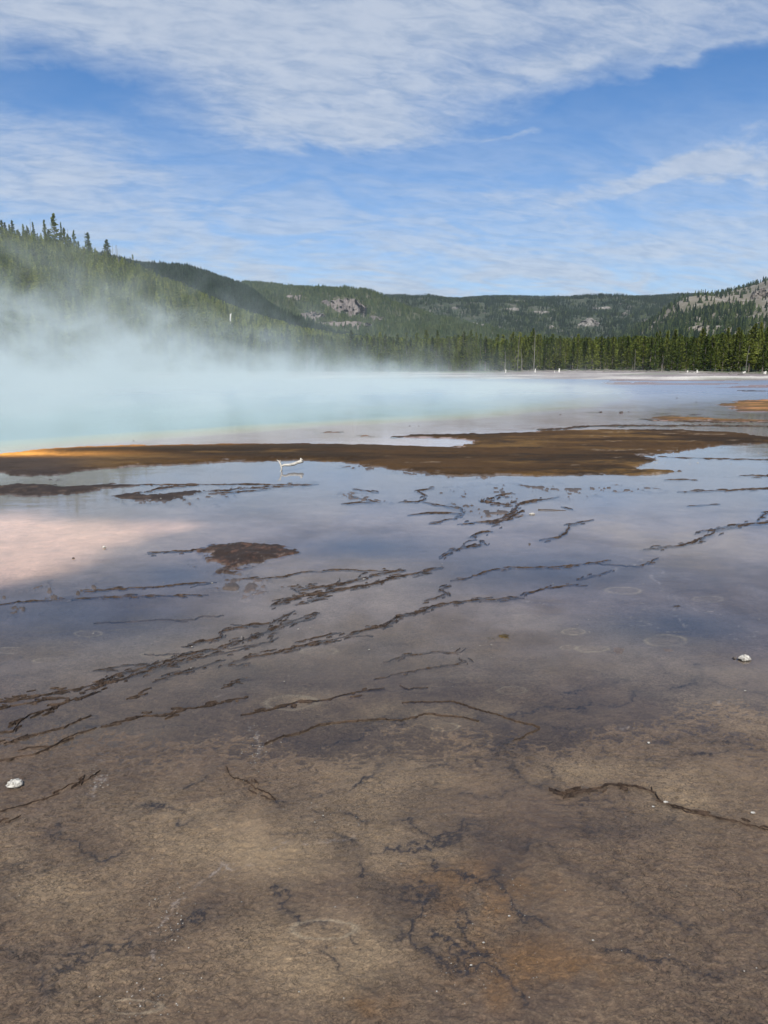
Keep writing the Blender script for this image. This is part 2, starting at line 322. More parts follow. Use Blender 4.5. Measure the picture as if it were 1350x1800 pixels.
RIDGES = [
    ([(-60, 1236), (0, 1232), (30, 1231), (75, 1222), (125, 1212), (165, 1205), (190, 1192), (225, 1182), (260, 1172), (300, 1160), (320, 1150), (350, 1145), (380, 1140), (425, 1127), (460, 1115), (480, 1107), (500, 1095), (520, 1089), (562, 1077)], 1.3),
    ([(150, 1212), (190, 1200), (225, 1190), (262, 1178), (300, 1167), (330, 1160)], 1.2), ([(185, 1196), (215, 1184), (245, 1174), (290, 1163)], .9), ([(470, 1105), (500, 1098), (530, 1090), (555, 1083)], .8),
    ([(-40, 1252), (0, 1246), (25, 1239), (75, 1231), (120, 1227)], .8), ([(-40, 1290), (0, 1287), (25, 1286), (35, 1272), (50, 1260), (80, 1250), (115, 1235), (150, 1222), (170, 1215)], .8),
    ([(325, 1135), (390, 1120), (392, 1107), (425, 1100), (475, 1095), (500, 1082), (520, 1072)], .8), ([(170, 1178), (210, 1171), (260, 1165)], .6),
    ([(320, 1152), (360, 1143), (400, 1139), (440, 1133), (470, 1127), (488, 1118)], .6), ([(300, 1165), (340, 1155), (380, 1150), (420, 1142), (460, 1131)], .7), ([(262, 1200), (300, 1188), (330, 1178), (370, 1165), (395, 1158)], .6),
    ([(225, 1228), (245, 1222), (260, 1218)], 1.0), ([(285, 1187), (300, 1183), (320, 1179)], .7), ([(400, 1167), (430, 1156), (475, 1147), (525, 1135), (550, 1130), (590, 1122), (615, 1112), (640, 1105), (675, 1100), (690, 1092), (700, 1082), (735, 1075), (760, 1065), (795, 1059), (840, 1054), (920, 1050)], .95),
    ([(410, 1171), (425, 1167), (440, 1165)], .8), ([(520, 1128), (560, 1120), (600, 1110)], .6), ([(240, 1260), (300, 1255), (320, 1245), (370, 1240), (400, 1232), (435, 1226)], .8), ([(190, 1276), (220, 1270), (240, 1262)], .5),
    ([(405, 1200), (420, 1194), (434, 1190)], .8), ([(390, 1206), (410, 1200), (425, 1202)], .5), ([(422, 1256), (480, 1246), (525, 1235), (575, 1230), (615, 1217), (675, 1207)], .6),
    ([(675, 1192), (715, 1182), (750, 1175), (790, 1167), (820, 1162), (808, 1158)], .45), ([(675, 1165), (700, 1155), (750, 1147), (807, 1144), (817, 1137)], .5), ([(465, 1310), (500, 1295), (565, 1272), (615, 1269), (675, 1264), (705, 1268), (750, 1258), (800, 1260), (845, 1267)], .4),
    ([(705, 1237), (750, 1235), (800, 1235), (850, 1250), (875, 1257), (910, 1270), (950, 1280), (935, 1290), (902, 1302)], .4), ([(705, 1206), (720, 1212), (752, 1209)], .35),
    ([(960, 1387), (1000, 1397), (1025, 1392), (1055, 1390), (1075, 1384), (1115, 1386), (1150, 1395), (1155, 1407), (1190, 1425), (1240, 1435), (1275, 1442), (1350, 1462), (1420, 1475)], .62), ([(1150, 1408), (1185, 1419), (1215, 1428), (1250, 1432)], .4),
    ([(395, 1352), (410, 1367), (440, 1377), (450, 1390), (475, 1397), (485, 1407)], .45), ([(515, 1034), (567, 1030), (600, 1025), (637, 1017), (655, 1010), (711, 1001)], 1.0),
    ([(481, 1062), (507, 1051), (541, 1045), (559, 1045), (593, 1036), (630, 1030), (660, 1025), (689, 1014), (733, 1008), (752, 1001), (781, 997)], 1.2), ([(488, 1060), (515, 1053), (530, 1049)], 1.3), ([(520, 1062), (545, 1055), (575, 1048)], .8),
    ([(515, 1034), (525, 1040), (545, 1044)], .7), ([(417, 1017), (448, 1017), (504, 1012), (530, 1004), (567, 1003), (600, 1001), (637, 1003), (678, 1004), (711, 1001)], .55),
    ([(772, 980), (789, 973), (800, 966), (826, 962), (850, 956), (846, 951)], 1.0), ([(831, 945), (841, 938), (865, 933)], 1.0), ([(744, 1056), (763, 1051), (789, 1043), (776, 1036), (793, 1028)], .7),
    ([(793, 1019), (826, 1015), (844, 1008), (867, 1001), (900, 998), (931, 997), (998, 995), (1072, 984)], .55), ([(696, 882), (733, 881), (742, 878), (746, 871), (733, 863), (763, 858)], 1.3), ([(722, 904), (755, 901), (807, 901)], .8),
    ([(744, 882), (778, 888), (807, 893), (815, 902), (796, 912), (755, 919)], 1.0), ([(807, 921), (837, 917), (874, 915), (892, 912), (905, 903)], 1.3), ([(848, 875), (855, 882), (878, 886), (900, 884)], 1.8), ([(850, 879), (870, 872), (900, 867)], 1.4),
    ([(850, 918), (872, 916), (891, 907), (905, 895), (909, 886), (931, 881), (961, 877), (985, 872)], 1.8), ([(895, 905), (910, 902), (925, 896)], 1.2), ([(950, 949), (980, 944), (996, 936), (1000, 923), (1020, 918), (1043, 912)], .9),
    ([(1130, 965), (1168, 962), (1202, 957), (1231, 947), (1250, 938), (1257, 931), (1294, 923), (1350, 918), (1430, 912)], 1.1), ([(1222, 938), (1235, 932), (1262, 933)], .8), ([(1331, 914), (1342, 905), (1350, 901), (1400, 895)], .9), ([(1180, 961), (1215, 953), (1240, 945)], .8),
    ([(1017, 1018), (1050, 1010), (1076, 1001)], .45), ([(1124, 995), (1140, 990), (1155, 982)], .5), ([(917, 1044), (961, 1033), (1020, 1025)], .6),
    ([(1168, 843), (1220, 843)], .7), ([(1194, 864), (1268, 862), (1350, 858), (1420, 857)], .9), ([(1165, 803), (1257, 806), (1350, 808), (1420, 808)], .8), ([(1302, 836), (1350, 836), (1400, 835)], 1.6), ([(1210, 890), (1268, 886)], .4),
    ([(263, 972), (293, 970), (333, 968), (350, 965)], .8), ([(143, 1038), (187, 1037), (233, 1033), (283, 1030), (333, 1025), (380, 1022)], .5), ([(-40, 1066), (0, 1062), (33, 1058), (83, 1054), (150, 1052), (207, 1048), (283, 1047), (367, 1045)], .6),
    ([(43, 908), (90, 911), (150, 912), (210, 915), (230, 922)], .22), ([(70, 911), (110, 908), (167, 904)], .22), ([(265, 922), (290, 925), (310, 932)], .22), ([(200, 927), (222, 924), (206, 930)], .22), ([(267, 942), (313, 943), (333, 945)], .22), ([(327, 932), (363, 935), (383, 943)], .22), ([(136, 919), (150, 922)], .22),
    ([(213, 853), (267, 852), (333, 852), (450, 851), (560, 851)], .9), ([(367, 863), (450, 858), (540, 852)], .9), ([(230, 868), (290, 858), (340, 852)], 1.2), ([(355, 862), (400, 866), (470, 860)], .8), ([(600, 885), (660, 882), (640, 878), (620, 872)], .9), ([(620, 858), (665, 866)], .7),
    ([(950, 757), (1035, 749), (1100, 748), (1250, 748), (1420, 750)], 1.4), ([(1140, 738), (1230, 741), (1420, 741)], 1.6), ([(690, 768), (760, 765), (850, 763)], 1.6), ([(1010, 895), (990, 890)], .6),
    ([(163, 1095), (230, 1092), (290, 1090), (330, 1092)], .25), ([(95, 1240), (110, 1236), (128, 1231)], .8), ([(0, 1310), (40, 1298), (80, 1287), (110, 1280), (160, 1258)], .45), ([(0, 1340), (60, 1330), (120, 1300), (170, 1282)], .4),
    ([(30, 1320), (90, 1312), (130, 1300)], .4), ([(90, 1400), (130, 1382), (160, 1370), (180, 1355)], .6), ([(0, 1455), (15, 1448), (30, 1442)], .6), ([(0, 1430), (60, 1415), (100, 1400)], .35),
]
def ground_cols():
    a = np.concatenate([np.linspace(-3.2, -0.66, 70, endpoint=False), np.linspace(-0.66, 0.66, 900, endpoint=False), np.linspace(0.66, 3.2, 71)])
    return a
def ground_rows():
    ys = [0.35]
    # rows about one picture row apart from the feet of the viewer to the far bank
    py = 2350.0
    while py > 1810: ys.append(float(at(675, py)[1])); py -= 12
    while py > 662: ys.append(float(at(675, py)[1])); py -= 1.7 if py > 860 else 1.05
    y0 = ys[-1]; st = 2.0
    while y0 < 300: y0 += st; ys.append(y0)
    while y0 < 9000: y0 *= 1.12; ys.append(y0)
    return np.array(ys)

def bank_height(x, y):
    """the ground beyond the spring climbs towards the trees, more on the right"""
    a = x / np.maximum(y, 1)
    k = 0.35 + 1.15 * sst(a, 0.02, 0.5)
    rim = 108 + 16 * sst(a, 0.55, 0.1) + fbm(x, y, 0.03, 3, 5) * 5
    z = k * np.clip((y - rim) / 75, 0, 1.1) + 0.25 * sst(y, rim - 1, rim + 8) 
    return z + sst(y, 210, 500) * 3.0, rim

def flats(x, y):
    """height and colour of the mat flats at world x, y"""
    n1 = fbm(x, y, 0.9, 5, 1); n2 = fbm(x, y, 4.0, 4, 2); n3 = fbm(x, y, 14.0, 3, 3)
    pj = (x / np.maximum(y * math.cos(PITCH) + CH * math.sin(PITCH), .1)) * F + 675      # bearing, used to place patches of colour
    dep = y * math.cos(PITCH) + CH * math.sin(PITCH)
    pv = 900 - F * ((-CH) * math.cos(PITCH) + y * math.sin(PITCH)) / np.maximum(dep, .1)
    far = sst(y, 3.0, 14.0)
    z = -0.010 + 0.0045 * n1 + 0.0022 * n2 + 0.0012 * n3 * (1 - far)
    z -= 0.02 * far
    z += 0.021 * sst(y, 5.4, 2.8)
    nf = sst(y, 7.0, 3.5)
    wrk = 1 - np.abs(fbm(x + .05 * n2, y * 1.5, 17.0, 4, 6, .6)); wr2 = fbm(x, y * 1.3, 60.0, 2, 9)
    z += nf * (.0085 * (wrk - .6) + .0020 * wr2)
    vn = np.abs(fbm(x + .15 * n2, y, .55, 6, 17, .62)); vein = np.exp(-(vn / (.012 + .0)) ** 2) * sst(fbm(x, y, .5, 3, 18), -.2, .5)
    vn2 = np.abs(fbm(x + .1 * n2, y * 1.2, 1.7, 6, 19, .62)); vein2 = np.exp(-(vn2 / .02) ** 2) * sst(fbm(x, y, .8, 3, 20), .0, .6)
    brown = np.array([.212, .142, .088]); tan = np.array([.40, .285, .168]); dark = np.array([.105, .072, .056]); rust = np.array([.30, .160, .060])
    c = np.repeat(brown[None, :], len(x), 0)
    def bl(col, m):
        nonlocal c
        m = np.clip(m, 0, 1)[:, None]; c = c * (1 - m) + np.asarray(col)[None, :] * m
    bl(tan, 0.55 * sst(n1 + 0.5 * n2, 0.0, 1.1)); bl(dark, 0.55 * sst(-n1 + 0.6 * fbm(x, y, 2.2, 4, 8), 0.1, 1.2))
    bl([.05, .040, .038], (vein * .75 + vein2 * .45) * sst(y, 14, 7) * (1 - .0 * nf)); bl(dark, sst(wrk, .70, .3) * nf * .3); bl(tan, sst(wrk, .75, 1.0) * nf * .25)  # also darkens wrinkle hollows, lightens crests: relief shade in the tint
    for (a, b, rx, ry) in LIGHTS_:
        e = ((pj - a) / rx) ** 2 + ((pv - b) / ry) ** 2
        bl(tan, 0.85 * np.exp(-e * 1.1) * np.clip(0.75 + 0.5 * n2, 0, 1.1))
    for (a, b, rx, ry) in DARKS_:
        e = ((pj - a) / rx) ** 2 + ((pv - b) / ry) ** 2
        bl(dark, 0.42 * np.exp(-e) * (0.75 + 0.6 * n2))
    for (a, b, rx, ry) in [(850, 1590, 110, 50), (900, 1690, 120, 45), (1040, 1710, 70, 25), (800, 1540, 100, 20), (860, 1750, 60, 30), (640, 1770, 60, 30)]:
        e = ((pj - a) / rx) ** 2 + ((pv - b) / ry) ** 2
        bl(rust, 0.6 * np.exp(-e) * np.clip(0.55 + 1.5 * fbm(x, y, 5.0, 5, 16, .65), 0, 1.2))
    # middle distance: greyer, bluish mud under a deeper film
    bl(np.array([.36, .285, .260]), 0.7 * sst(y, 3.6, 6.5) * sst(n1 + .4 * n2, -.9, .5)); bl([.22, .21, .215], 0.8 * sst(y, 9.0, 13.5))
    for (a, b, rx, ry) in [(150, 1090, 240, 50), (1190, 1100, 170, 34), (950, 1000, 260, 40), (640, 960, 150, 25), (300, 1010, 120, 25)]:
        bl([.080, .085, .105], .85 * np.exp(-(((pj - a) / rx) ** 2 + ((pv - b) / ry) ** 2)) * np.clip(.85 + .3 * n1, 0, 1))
    # pink bed, with a sunlit gap between steam shadows put into its colour
    s = sdf(x, y, PINK_SUNLIT, 2.5) + 0.16 * fbm(x, y, 1.5, 5, 11, .6)
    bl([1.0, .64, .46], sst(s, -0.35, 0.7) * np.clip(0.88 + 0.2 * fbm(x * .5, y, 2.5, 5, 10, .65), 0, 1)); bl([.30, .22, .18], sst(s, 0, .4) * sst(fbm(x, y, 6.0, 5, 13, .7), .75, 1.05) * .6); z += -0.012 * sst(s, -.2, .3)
    # pale ledge round the spring
    s = sdf(x, y, LAV, 4.0) + 0.25 * fbm(x, y, .6, 3, 12)
    bl([.56, .45, .44], sst(s, -0.5, 0.8) * sst(pj, 1400, 1000)); bl([.30, .25, .26], sst(s, -0.5, .8) * sst(pj, 1000, 1350) * .8)
    bl([.60, .47, .42], sst(sdf(x, y, world_pts([(560, 783), (640, 768), (700, 770), (825, 772), (840, 778), (790, 787), (650, 785)]), 2.) , -0.3, 0.5))
    # far right: mauve mats
    m = sst(y, 52, 66) * sst(x / np.maximum(y, 1), 0.16, 0.34)
    mst = sst(fbm(x * .25, y, .16, 5, 55), -.35, .15); z += m * mst * .035 * sst(y, 60, 75); bl([.21, .155, .150], m * (0.85 + .15 * n1)); bl([.13, .09, .092], m * sst(fbm(x, y * 3, .05, 4, 14), .1, .7) * .8)
    # the spring: rim colours then deep blue
    pn = 0.5 * fbm(x, y, .25, 3, 15)
    P = sdf(x, y, POOL, 60.0)
    s = P + pn
    deep = sst(s, 0.2, 14)
    z = z * (1 - sst(s, -.3, .6)) + (-0.03 - 0.9 * deep) * sst(s, -.3, .6)
    edge = 1.0 + 3.5 * sst(x, 2, 22)
    bl([.62, .58, .42], sst(s, -.5, .6)); bl([.54, .62, .50], sst(s / edge, .5, 2.2)); bl([.46, .60, .56], sst(s / edge, 1.8, 5.5)); bl([.36, .55, .575], sst(s / edge, 4.5, 13)); 
    # rim line of pale crust
    bl([.70, .64, .50], np.exp(-((s + .15) / .22) ** 2) * .7)
    wet = np.ones(len(x)) * 0.5
    # faint seams, pale scars and rings under the film
    for pix in FAINT:
        P_ = world_pts(pix); A = np.array(P_); m = (x > A[:, 0].min() - .3) & (x < A[:, 0].max() + .3) & (y > A[:, 1].min() - .3) & (y < A[:, 1].max() + .3)
        wx = x[m] + .10 * fbm(x[m], y[m], 4, 6, 31, .65); wy = y[m] + .12 * fbm(x[m], y[m], 4, 6, 32, .65)
        d = seg_dist(wx, wy, P_, False); wdt = .0035 + .0011 * wy + .004 * vnoise(x[m] * 12, y[m] * 12, 3)
        k = np.exp(-(d / wdt) ** 2); k2 = np.exp(-(d / (wdt * 7)) ** 2)
        mm = np.zeros(len(x)); mm[m] = k * .8 * sst(vnoise(x[m] * 7, y[m] * 7, 7), .15, .7) + .22 * k2; bl([.045, .038, .040], mm)
        z[m] += .003 * k
    for pix, wt in RIDGES:
        P_ = world_pts(pix); A = np.array(P_); yd = A[:, 1].mean(); q = .15 + .02 * yd
        m = (x > A[:, 0].min() - q) & (x < A[:, 0].max() + q) & (y > A[:, 1].min() - q) & (y < A[:, 1].max() + q)
        xm, ym = x[m], y[m]; am = .012 + .006 * yd
        d = seg_dist(xm + am * fbm(xm, ym, 8 / (.3 * yd + 1), 4, 91, .65), ym + am * fbm(xm, ym, 8 / (.3 * yd + 1), 4, 92, .65), P_, False)
        wdt = (.010 + .0035 * yd) * wt ** .5
        mm = np.zeros(len(x)); mm[m] = np.exp(-(d / wdt) ** 2) * .62 * sst(fbm(xm, ym, 9 / (.3 * yd + 1), 4, 93, .65), -.45, .3) * min(1, wt + .1); bl([.050, .038, .032], mm)
    for pix in PALE:
        P_ = world_pts(pix); A = np.array(P_); m = (x > A[:, 0].min() - .3) & (x < A[:, 0].max() + .3) & (y > A[:, 1].min() - .3) & (y < A[:, 1].max() + .3)
        wx = x[m] + .07 * fbm(x[m], y[m], 5, 6, 33, .65); wy = y[m] + .09 * fbm(x[m], y[m], 5, 6, 34, .65)
        d = seg_dist(wx, wy, P_, False); wdt = .004 + .0012 * wy
        mm = np.zeros(len(x)); mm[m] = np.exp(-(d / wdt) ** 2) * .6 * sst(vnoise(x[m] * 30, y[m] * 30, 9), .3, .75); bl([.45, .38, .33], mm)
    for (a, b, rx, ry) in RINGS:
        e = np.sqrt(((pj - a) / rx) ** 2 + ((pv - b) / ry) ** 2) + .18 * n2
        bl([.50, .40, .27], .6 * np.exp(-((e - 1) / .12) ** 2) * sst(vnoise(x * 6, y * 6, 4), .1, .6)); bl(tan, .25 * np.exp(-(e / .8) ** 4)) 
        z += .0012 * np.exp(-((e - 1) / .14) ** 2)
    # crusty fields: knobs poke through the film
    FX, FY, FC, FZ, FPJ, FPV, FN2, FN3 = x, y, c, z, pj, pv, n2, n3
    def sub(P_):
        A = np.array(P_); q = 2.2
        return np.nonzero((FX > A[:, 0].min() - q) & (FX < A[:, 0].max() + q) & (FY > A[:, 1].min() - q) & (FY < A[:, 1].max() + q))[0]
    for P_ in CRUST:
        m = sub(P_); x, y, c, z = FX[m], FY[m], FC[m], FZ[m]
        s = sdf(x, y, P_, 1.5)
        k = sst(s + .3 * fbm(x, y, 1.2, 3, 21), -.35, .35)
        cell = .5 * fbm(x, y * .8, 2.4, 4, 22, .6) + .8 * fbm(x, y * .7, 9.0, 4, 23, .6)
        up = k * sst(cell, 0.22, 0.6)
        z = z + up * .045; bl([.042, .030, .023], up * .95); bl([.12, .105, .10], k * .25)
        FC[m] = c; FZ[m] = z
    isl = np.zeros(len(FX))
    for pix, hgt, kind in ISLES:
        P_ = world_pts(pix); A = np.array(P_); size = float(A[:, 1].mean())
        m = sub(P_); x, y, c, z, pj, pv, n2, n3 = FX[m], FY[m], FC[m], FZ[m], FPJ[m], FPV[m], FN2[m], FN3[m]
        amp = min(.30, .012 * size)
        nn = fbm(x, y, 1.6 if size > 8 else 6, 4, 24, .6) + .75 * fbm(x, y, 7 if size > 8 else 16, 4, 28, .65)
        s = sdf(x, y, P_, 2.5) + amp * nn * (0.8 if kind in ('bar', 'red') else .45)
        k = sst(s, -amp * .25, amp * .35)
        zt = hgt * .35 + hgt * .65 * sst(s, 0, amp * 3) + (.006 + .0004 * size) * n2 * .5 + .002 * n3
        if kind in ('patch', 'dark', 'moss'):
            zt = zt + hgt * .5 * fbm(x, y, 5, 4, 26, .6)
            k = k * sst(fbm(x, y, 3.5 if size > 8 else 9, 5, 29, .65) + sst(s, amp * .5, amp * 3) * 1.2, -.35, .15)
        if kind == 'red': zt = zt + .03 * fbm(x * .5, y, 1.2, 4, 30); k = k * sst(fbm(x * .35, y, 1.6, 5, 36, .65) + sst(s, .1, 1.2) * 1.0, -.3, .1)
        if kind == 'bar': k = k * sst(fbm(x * .45, y, 2.2, 5, 37, .65) + sst(s, .0, .8) * 1.3, -.4, .0); zt = zt + .012 * fbm(x * .4, y, 1.1, 5, 39, .6)
        z = z * (1 - k) + zt * k
        if kind == 'bar':
            bl([.066, .036, .013], k); bl([.030, .018, .008], k * sst(fbm(x * .4, y * 1.6, .5, 6, 41, .65), -.1, .6) * .9)
            bl([.150, .085, .027], k * sst(fbm(x * .35, y, .8, 6, 42, .65), .05, .7) * .8); bl([.20, .085, .03], k * np.exp(-((s - .1) / .35) ** 2) * .4 * (pv < 800) * sst(pj, 700, 400)); bl([.042, .034, .031], k * sst(pj, 260, 60) * sst(pv, 800, 812) * .8)
            bl([.28, .21, .14], k * sst(fbm(x * .35, y, 2.6, 6, 43, .65), .55, .9) * .6 * sst(pj, 500, 800)); bl([.028, .020, .012], k * sst(fbm(x * .3, y, 2.0, 6, 44, .7), .25, .7) * .8)
            topedge = k * np.exp(-((s - .25) / .55) ** 2) * sst(y, 17, 19.5)
            og = sst(pj, 560, 120)
            bl([.62, .27, .07], topedge * og * np.clip(.65 + .5 * nn, 0, 1))
            e2 = ((pj - 10) / 150) ** 2 + ((pv - 801) / 5.0) ** 2
            bl([.95, .42, .09], k * np.exp(-e2 * 1.0) * np.clip(.85 + .3 * nn, 0, 1))  # orange mat, its soft bright spot sunlit in the colour
            bl([.045, .032, .018], k * np.exp(-((s - 1.0) / .4) ** 2) * sst(pj, 900, 600) * sst(pj, 60, 160) * .7 * sst(y, 17, 19.5))
        elif kind == 'dark': bl([.040, .030, .025], k); bl([.10, .070, .050], k * sst(fbm(x, y, 6, 5, 48, .7), .1, .7) * .7)
        elif kind == 'patch': bl([.045, .030, .022], k); bl([.16, .085, .055], k * sst(fbm(x, y, 9, 5, 45, .7), .0, .8) * .75); bl([.30, .24, .19], k * sst(fbm(x, y, 22, 3, 49, .7), .7, 1.0) * .5)
        elif kind == 'moss': bl([.15, .10, .035], k); bl([.05, .035, .015], k * sst(n3, -.1, .6))
        else:
            bl([.17, .095, .032], k); bl([.50, .24, .10], k * sst(fbm(x * .25, y, 1.5, 6, 46, .65), .05, .6) * .6); bl([.055, .038, .026], k * sst(fbm(x * .25, y, 3, 5, 47, .65), .1, .6) * .8)
            bl([.06, .04, .03], k * sst(sdf(x, y, P_, 2.5), 1.2, .2) * .55 * (pv > A[:, 1].mean() * 0))
        FC[m] = c; FZ[m] = z; isl[m] = np.maximum(isl[m], k)
    x, y, c, z, pj, pv, n2, n3 = FX, FY, FC, FZ, FPJ, FPV, FN2, FN3
    # white sinter bank, then turf and forest floor
    bz, rim = bank_height(x, y)
    b = sst(y, rim - 2, rim + 1.5)
    z = z * (1 - b) + (bz + .05 * n1 + .03 * n2) * b
    st = fbm(x * .22, y, .12, 5, 51)
    st2 = fbm(x * .12, y, .45, 5, 54); bl([.22, .185, .175], b); bl([.60, .56, .49], b * sst(st + .6 * st2, -.35, .25)); bl([.16, .14, .12], b * sst(st2, .25, .8) * .85); z = z + b * .10 * st2; bl([.17, .18, .12], b * sst(fbm(x * .2, y, .2, 4, 52), .3, .8) * .8)
    gl = 168 - 34 * sst(x / np.maximum(y, 1), .30, .50) + fbm(x, y, .05, 4, 53) * 6
    bl([.085, .115, .040], sst(y, gl, gl + 4)); bl([.055, .060, .030], sst(y, 182, 200))
    return z, c, wet, isl

def build_ground():
    ys = ground_rows(); cs = ground_cols()
    nr, nc = len(ys), len(cs)
    Y = np.repeat(ys[:, None], nc, 1).ravel()
    X = (cs[None, :] * (ys[:, None] + 1.2)).ravel()
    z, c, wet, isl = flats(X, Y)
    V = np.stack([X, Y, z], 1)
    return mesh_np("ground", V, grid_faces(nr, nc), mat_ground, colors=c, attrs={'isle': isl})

# ground material: mat colour from the region tints, grain and wrinkles from noise
mat_ground, t = mat_new("microbial_mat")
pos = t.add('ShaderNodeTexCoord').outputs['Object']
att = t.add('ShaderNodeAttribute', attribute_name='tint').outputs['Color']
isle = t.add('ShaderNodeAttribute', attribute_name='isle').outputs['Fac']
geo_y = t.add('ShaderNodeSeparateXYZ', {0: pos}).outputs[1]
near = t.ss(geo_y, 14.0, 3.0)
fade = t.ss(geo_y, 60.0, 8.0)
warp = t.vm('ADD', pos, t.vm('SCALE', t.add('ShaderNodeTexNoise', {'Vector': pos, 'Scale': 3.0, 'Detail': 3.0}).outputs[1], None)) if False else pos
g1 = t.noise(pos, 7.0, 6, 0.65, 0.3)
g2 = t.noise(pos, 38.0, 4, 0.65, 0.2)
g3 = t.noise(t.mapv(pos, (1.0, 1.5, 1), (0, 0, R(-18))), 95.0, 4, 0.7, 0.6)
vor = t.add('ShaderNodeTexVoronoi', {'Vector': t.mapv(t.vm('ADD', pos, t.add('ShaderNodeTexNoise', {'Vector': pos, 'Scale': 22.0, 'Detail': 3.0}).outputs[1]), (1, 1.35, 1)), 'Scale': 26.0}, feature='DISTANCE_TO_EDGE').outputs[0]
mul = t.m('ADD', 0.72, t.m('MULTIPLY', g1, 0.56))
mul = t.m('MULTIPLY', mul, t.m('ADD', 0.70, t.m('MULTIPLY', g2, 0.60)))
mul = t.m('MULTIPLY', mul, t.m('ADD', 1.0, t.m('MULTIPLY', t.m('MULTIPLY', t.m('SUBTRACT', g3, 0.5), 1.5), near)))
cr = t.m('ABSOLUTE', t.m('SUBTRACT', t.noise(t.mapv(pos, (1.0, 1.25, 1), (0, 0, R(14))), 21.0, 5, 0.62, 0.8), 0.5))
cr2 = t.m('ABSOLUTE', t.m('SUBTRACT', t.noise(t.mapv(pos, (1.0, 1.4, 1), (0, 0, R(-25))), 44.0, 4, 0.62, 0.8), 0.5))
patchy = t.noise(pos, 1.1, 3, .6)
crs = t.m('MULTIPLY', t.ss(cr, 0.0, 0.028, 0.34, 1.0), t.ss(cr2, 0.0, 0.032, 0.48, 1.0))  # crease lines: shade of cavities painted into the mat colour
crs = t.m('ADD', 1.0, t.m('MULTIPLY', t.m('SUBTRACT', crs, 1.0), t.m('MULTIPLY', near, t.ss(patchy, .35, .6, .25, 1.0))))
mul = t.m('MULTIPLY', mul, crs)
mul = t.m('MULTIPLY', mul, t.m('ADD', 1.0, t.m('MULTIPLY', t.m('SUBTRACT', t.noise(pos, 2.6, 6, .7, .4), .5), .7)))
col = t.vm('SCALE', att, None); t.n.active = None
sc_node = col.node; t.l.new(mul, sc_node.inputs['Scale'])
wr = t.ss(vor, 0.0, 0.05)
hgt = t.m('ADD', t.m('MULTIPLY', g3, 0.9), t.m('MULTIPLY', g2, 1.1))
hgt = t.m('ADD', hgt, t.m('MULTIPLY', t.ss(vor, 0.0, 0.12), 0.35))
hgt = t.m('ADD', hgt, t.m('MULTIPLY', g1, 1.2)); hgt = t.m('ADD', hgt, t.m('MULTIPLY', crs, 0.5))
bmp = t.add('ShaderNodeBump', {'Height': hgt, 'Strength': t.m('ADD', 0.25, t.m('MULTIPLY', near, 0.5)), 'Distance': 0.018})
rgh = t.m('ADD', 0.62, t.m('MULTIPLY', g2, 0.2))
bs = t.add('ShaderNodeBsdfPrincipled', {'Base Color': col, 'Roughness': rgh, 'Specular IOR Level': t.ss(isle, 0.2, 0.8, 0.4, 0.08), 'Normal': bmp, 'Coat Weight': t.m('MULTIPLY', near, .22), 'Coat Roughness': .28, 'Coat IOR': 1.33})
t.add('ShaderNodeOutputMaterial', {'Surface': bs})

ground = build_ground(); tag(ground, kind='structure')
# country beneath and behind the viewer
mat_base = simple_mat("damp_mat_plain", (.13, .10, .07), (.08, .065, .05), 0.6, 0.7)
bo = mesh_np("terrain", [(-9000, -60, -1.6), (9000, -60, -1.6), (9000, 9000, -1.6), (-9000, 9000, -1.6)], [(0, 1, 2, 3)], mat_base)
tag(bo, kind='structure')

# ------------------------------------------------------------------ water film
mat_water, t = mat_new("shallow_water")
pos = t.add('ShaderNodeTexCoord').outputs['Object']
wy = t.add('ShaderNodeSeparateXYZ', {0: pos}).outputs[1]
r1 = t.noise(t.mapv(pos, (1.0, 2.2, 1)), 1.1, 4, 0.55, 0.3)
r2 = t.noise(t.mapv(pos, (1.0, 1.6, 1)), 9.0, 4, 0.6, 0.2)
rf = t.noise(pos, 60.0, 3, 0.6)
hh = t.m('ADD', t.m('MULTIPLY', r1, 0.6), t.m('MULTIPLY', r2, 0.10))
hh = t.m('ADD', hh, t.m('MULTIPLY', rf, 0.012))
patch = t.noise(pos, 0.5, 4, 0.6)
bmp = t.add('ShaderNodeBump', {'Height': hh, 'Strength': t.ss(patch, .3, .7, .20, .55), 'Distance': 0.010})
gl = t.add('ShaderNodeBsdfGlossy', {'Color': (1, 1, 1), 'Roughness': t.m('ADD', t.ss(patch, .3, .7, .015, .06), t.ss(wy, 16.0, 70.0, 0.0, 0.26)), 'Normal': bmp})
tr = t.add('ShaderNodeBsdfTransparent', {'Color': (0.93, 0.955, 0.965)})
fr = t.add('ShaderNodeFresnel', {'IOR': 1.333, 'Normal': bmp})
mx = t.add('ShaderNodeMixShader', {0: fr, 1: tr, 2: gl})
t.add('ShaderNodeOutputMaterial', {'Surface': mx})
wy_ = np.array([0.3, 1, 2, 4, 8, 16, 32, 64, 128.0]); wc = np.linspace(-3.0, 3.0, 13)
V = np.stack([(wc[None, :] * (wy_[:, None] + 1.2)).ravel(), np.repeat(wy_[:, None], 13, 1).ravel(), np.zeros(9 * 13)], 1)
water = mesh_np("water", V, grid_faces(9, 13), mat_water); tag(water, kind='structure')

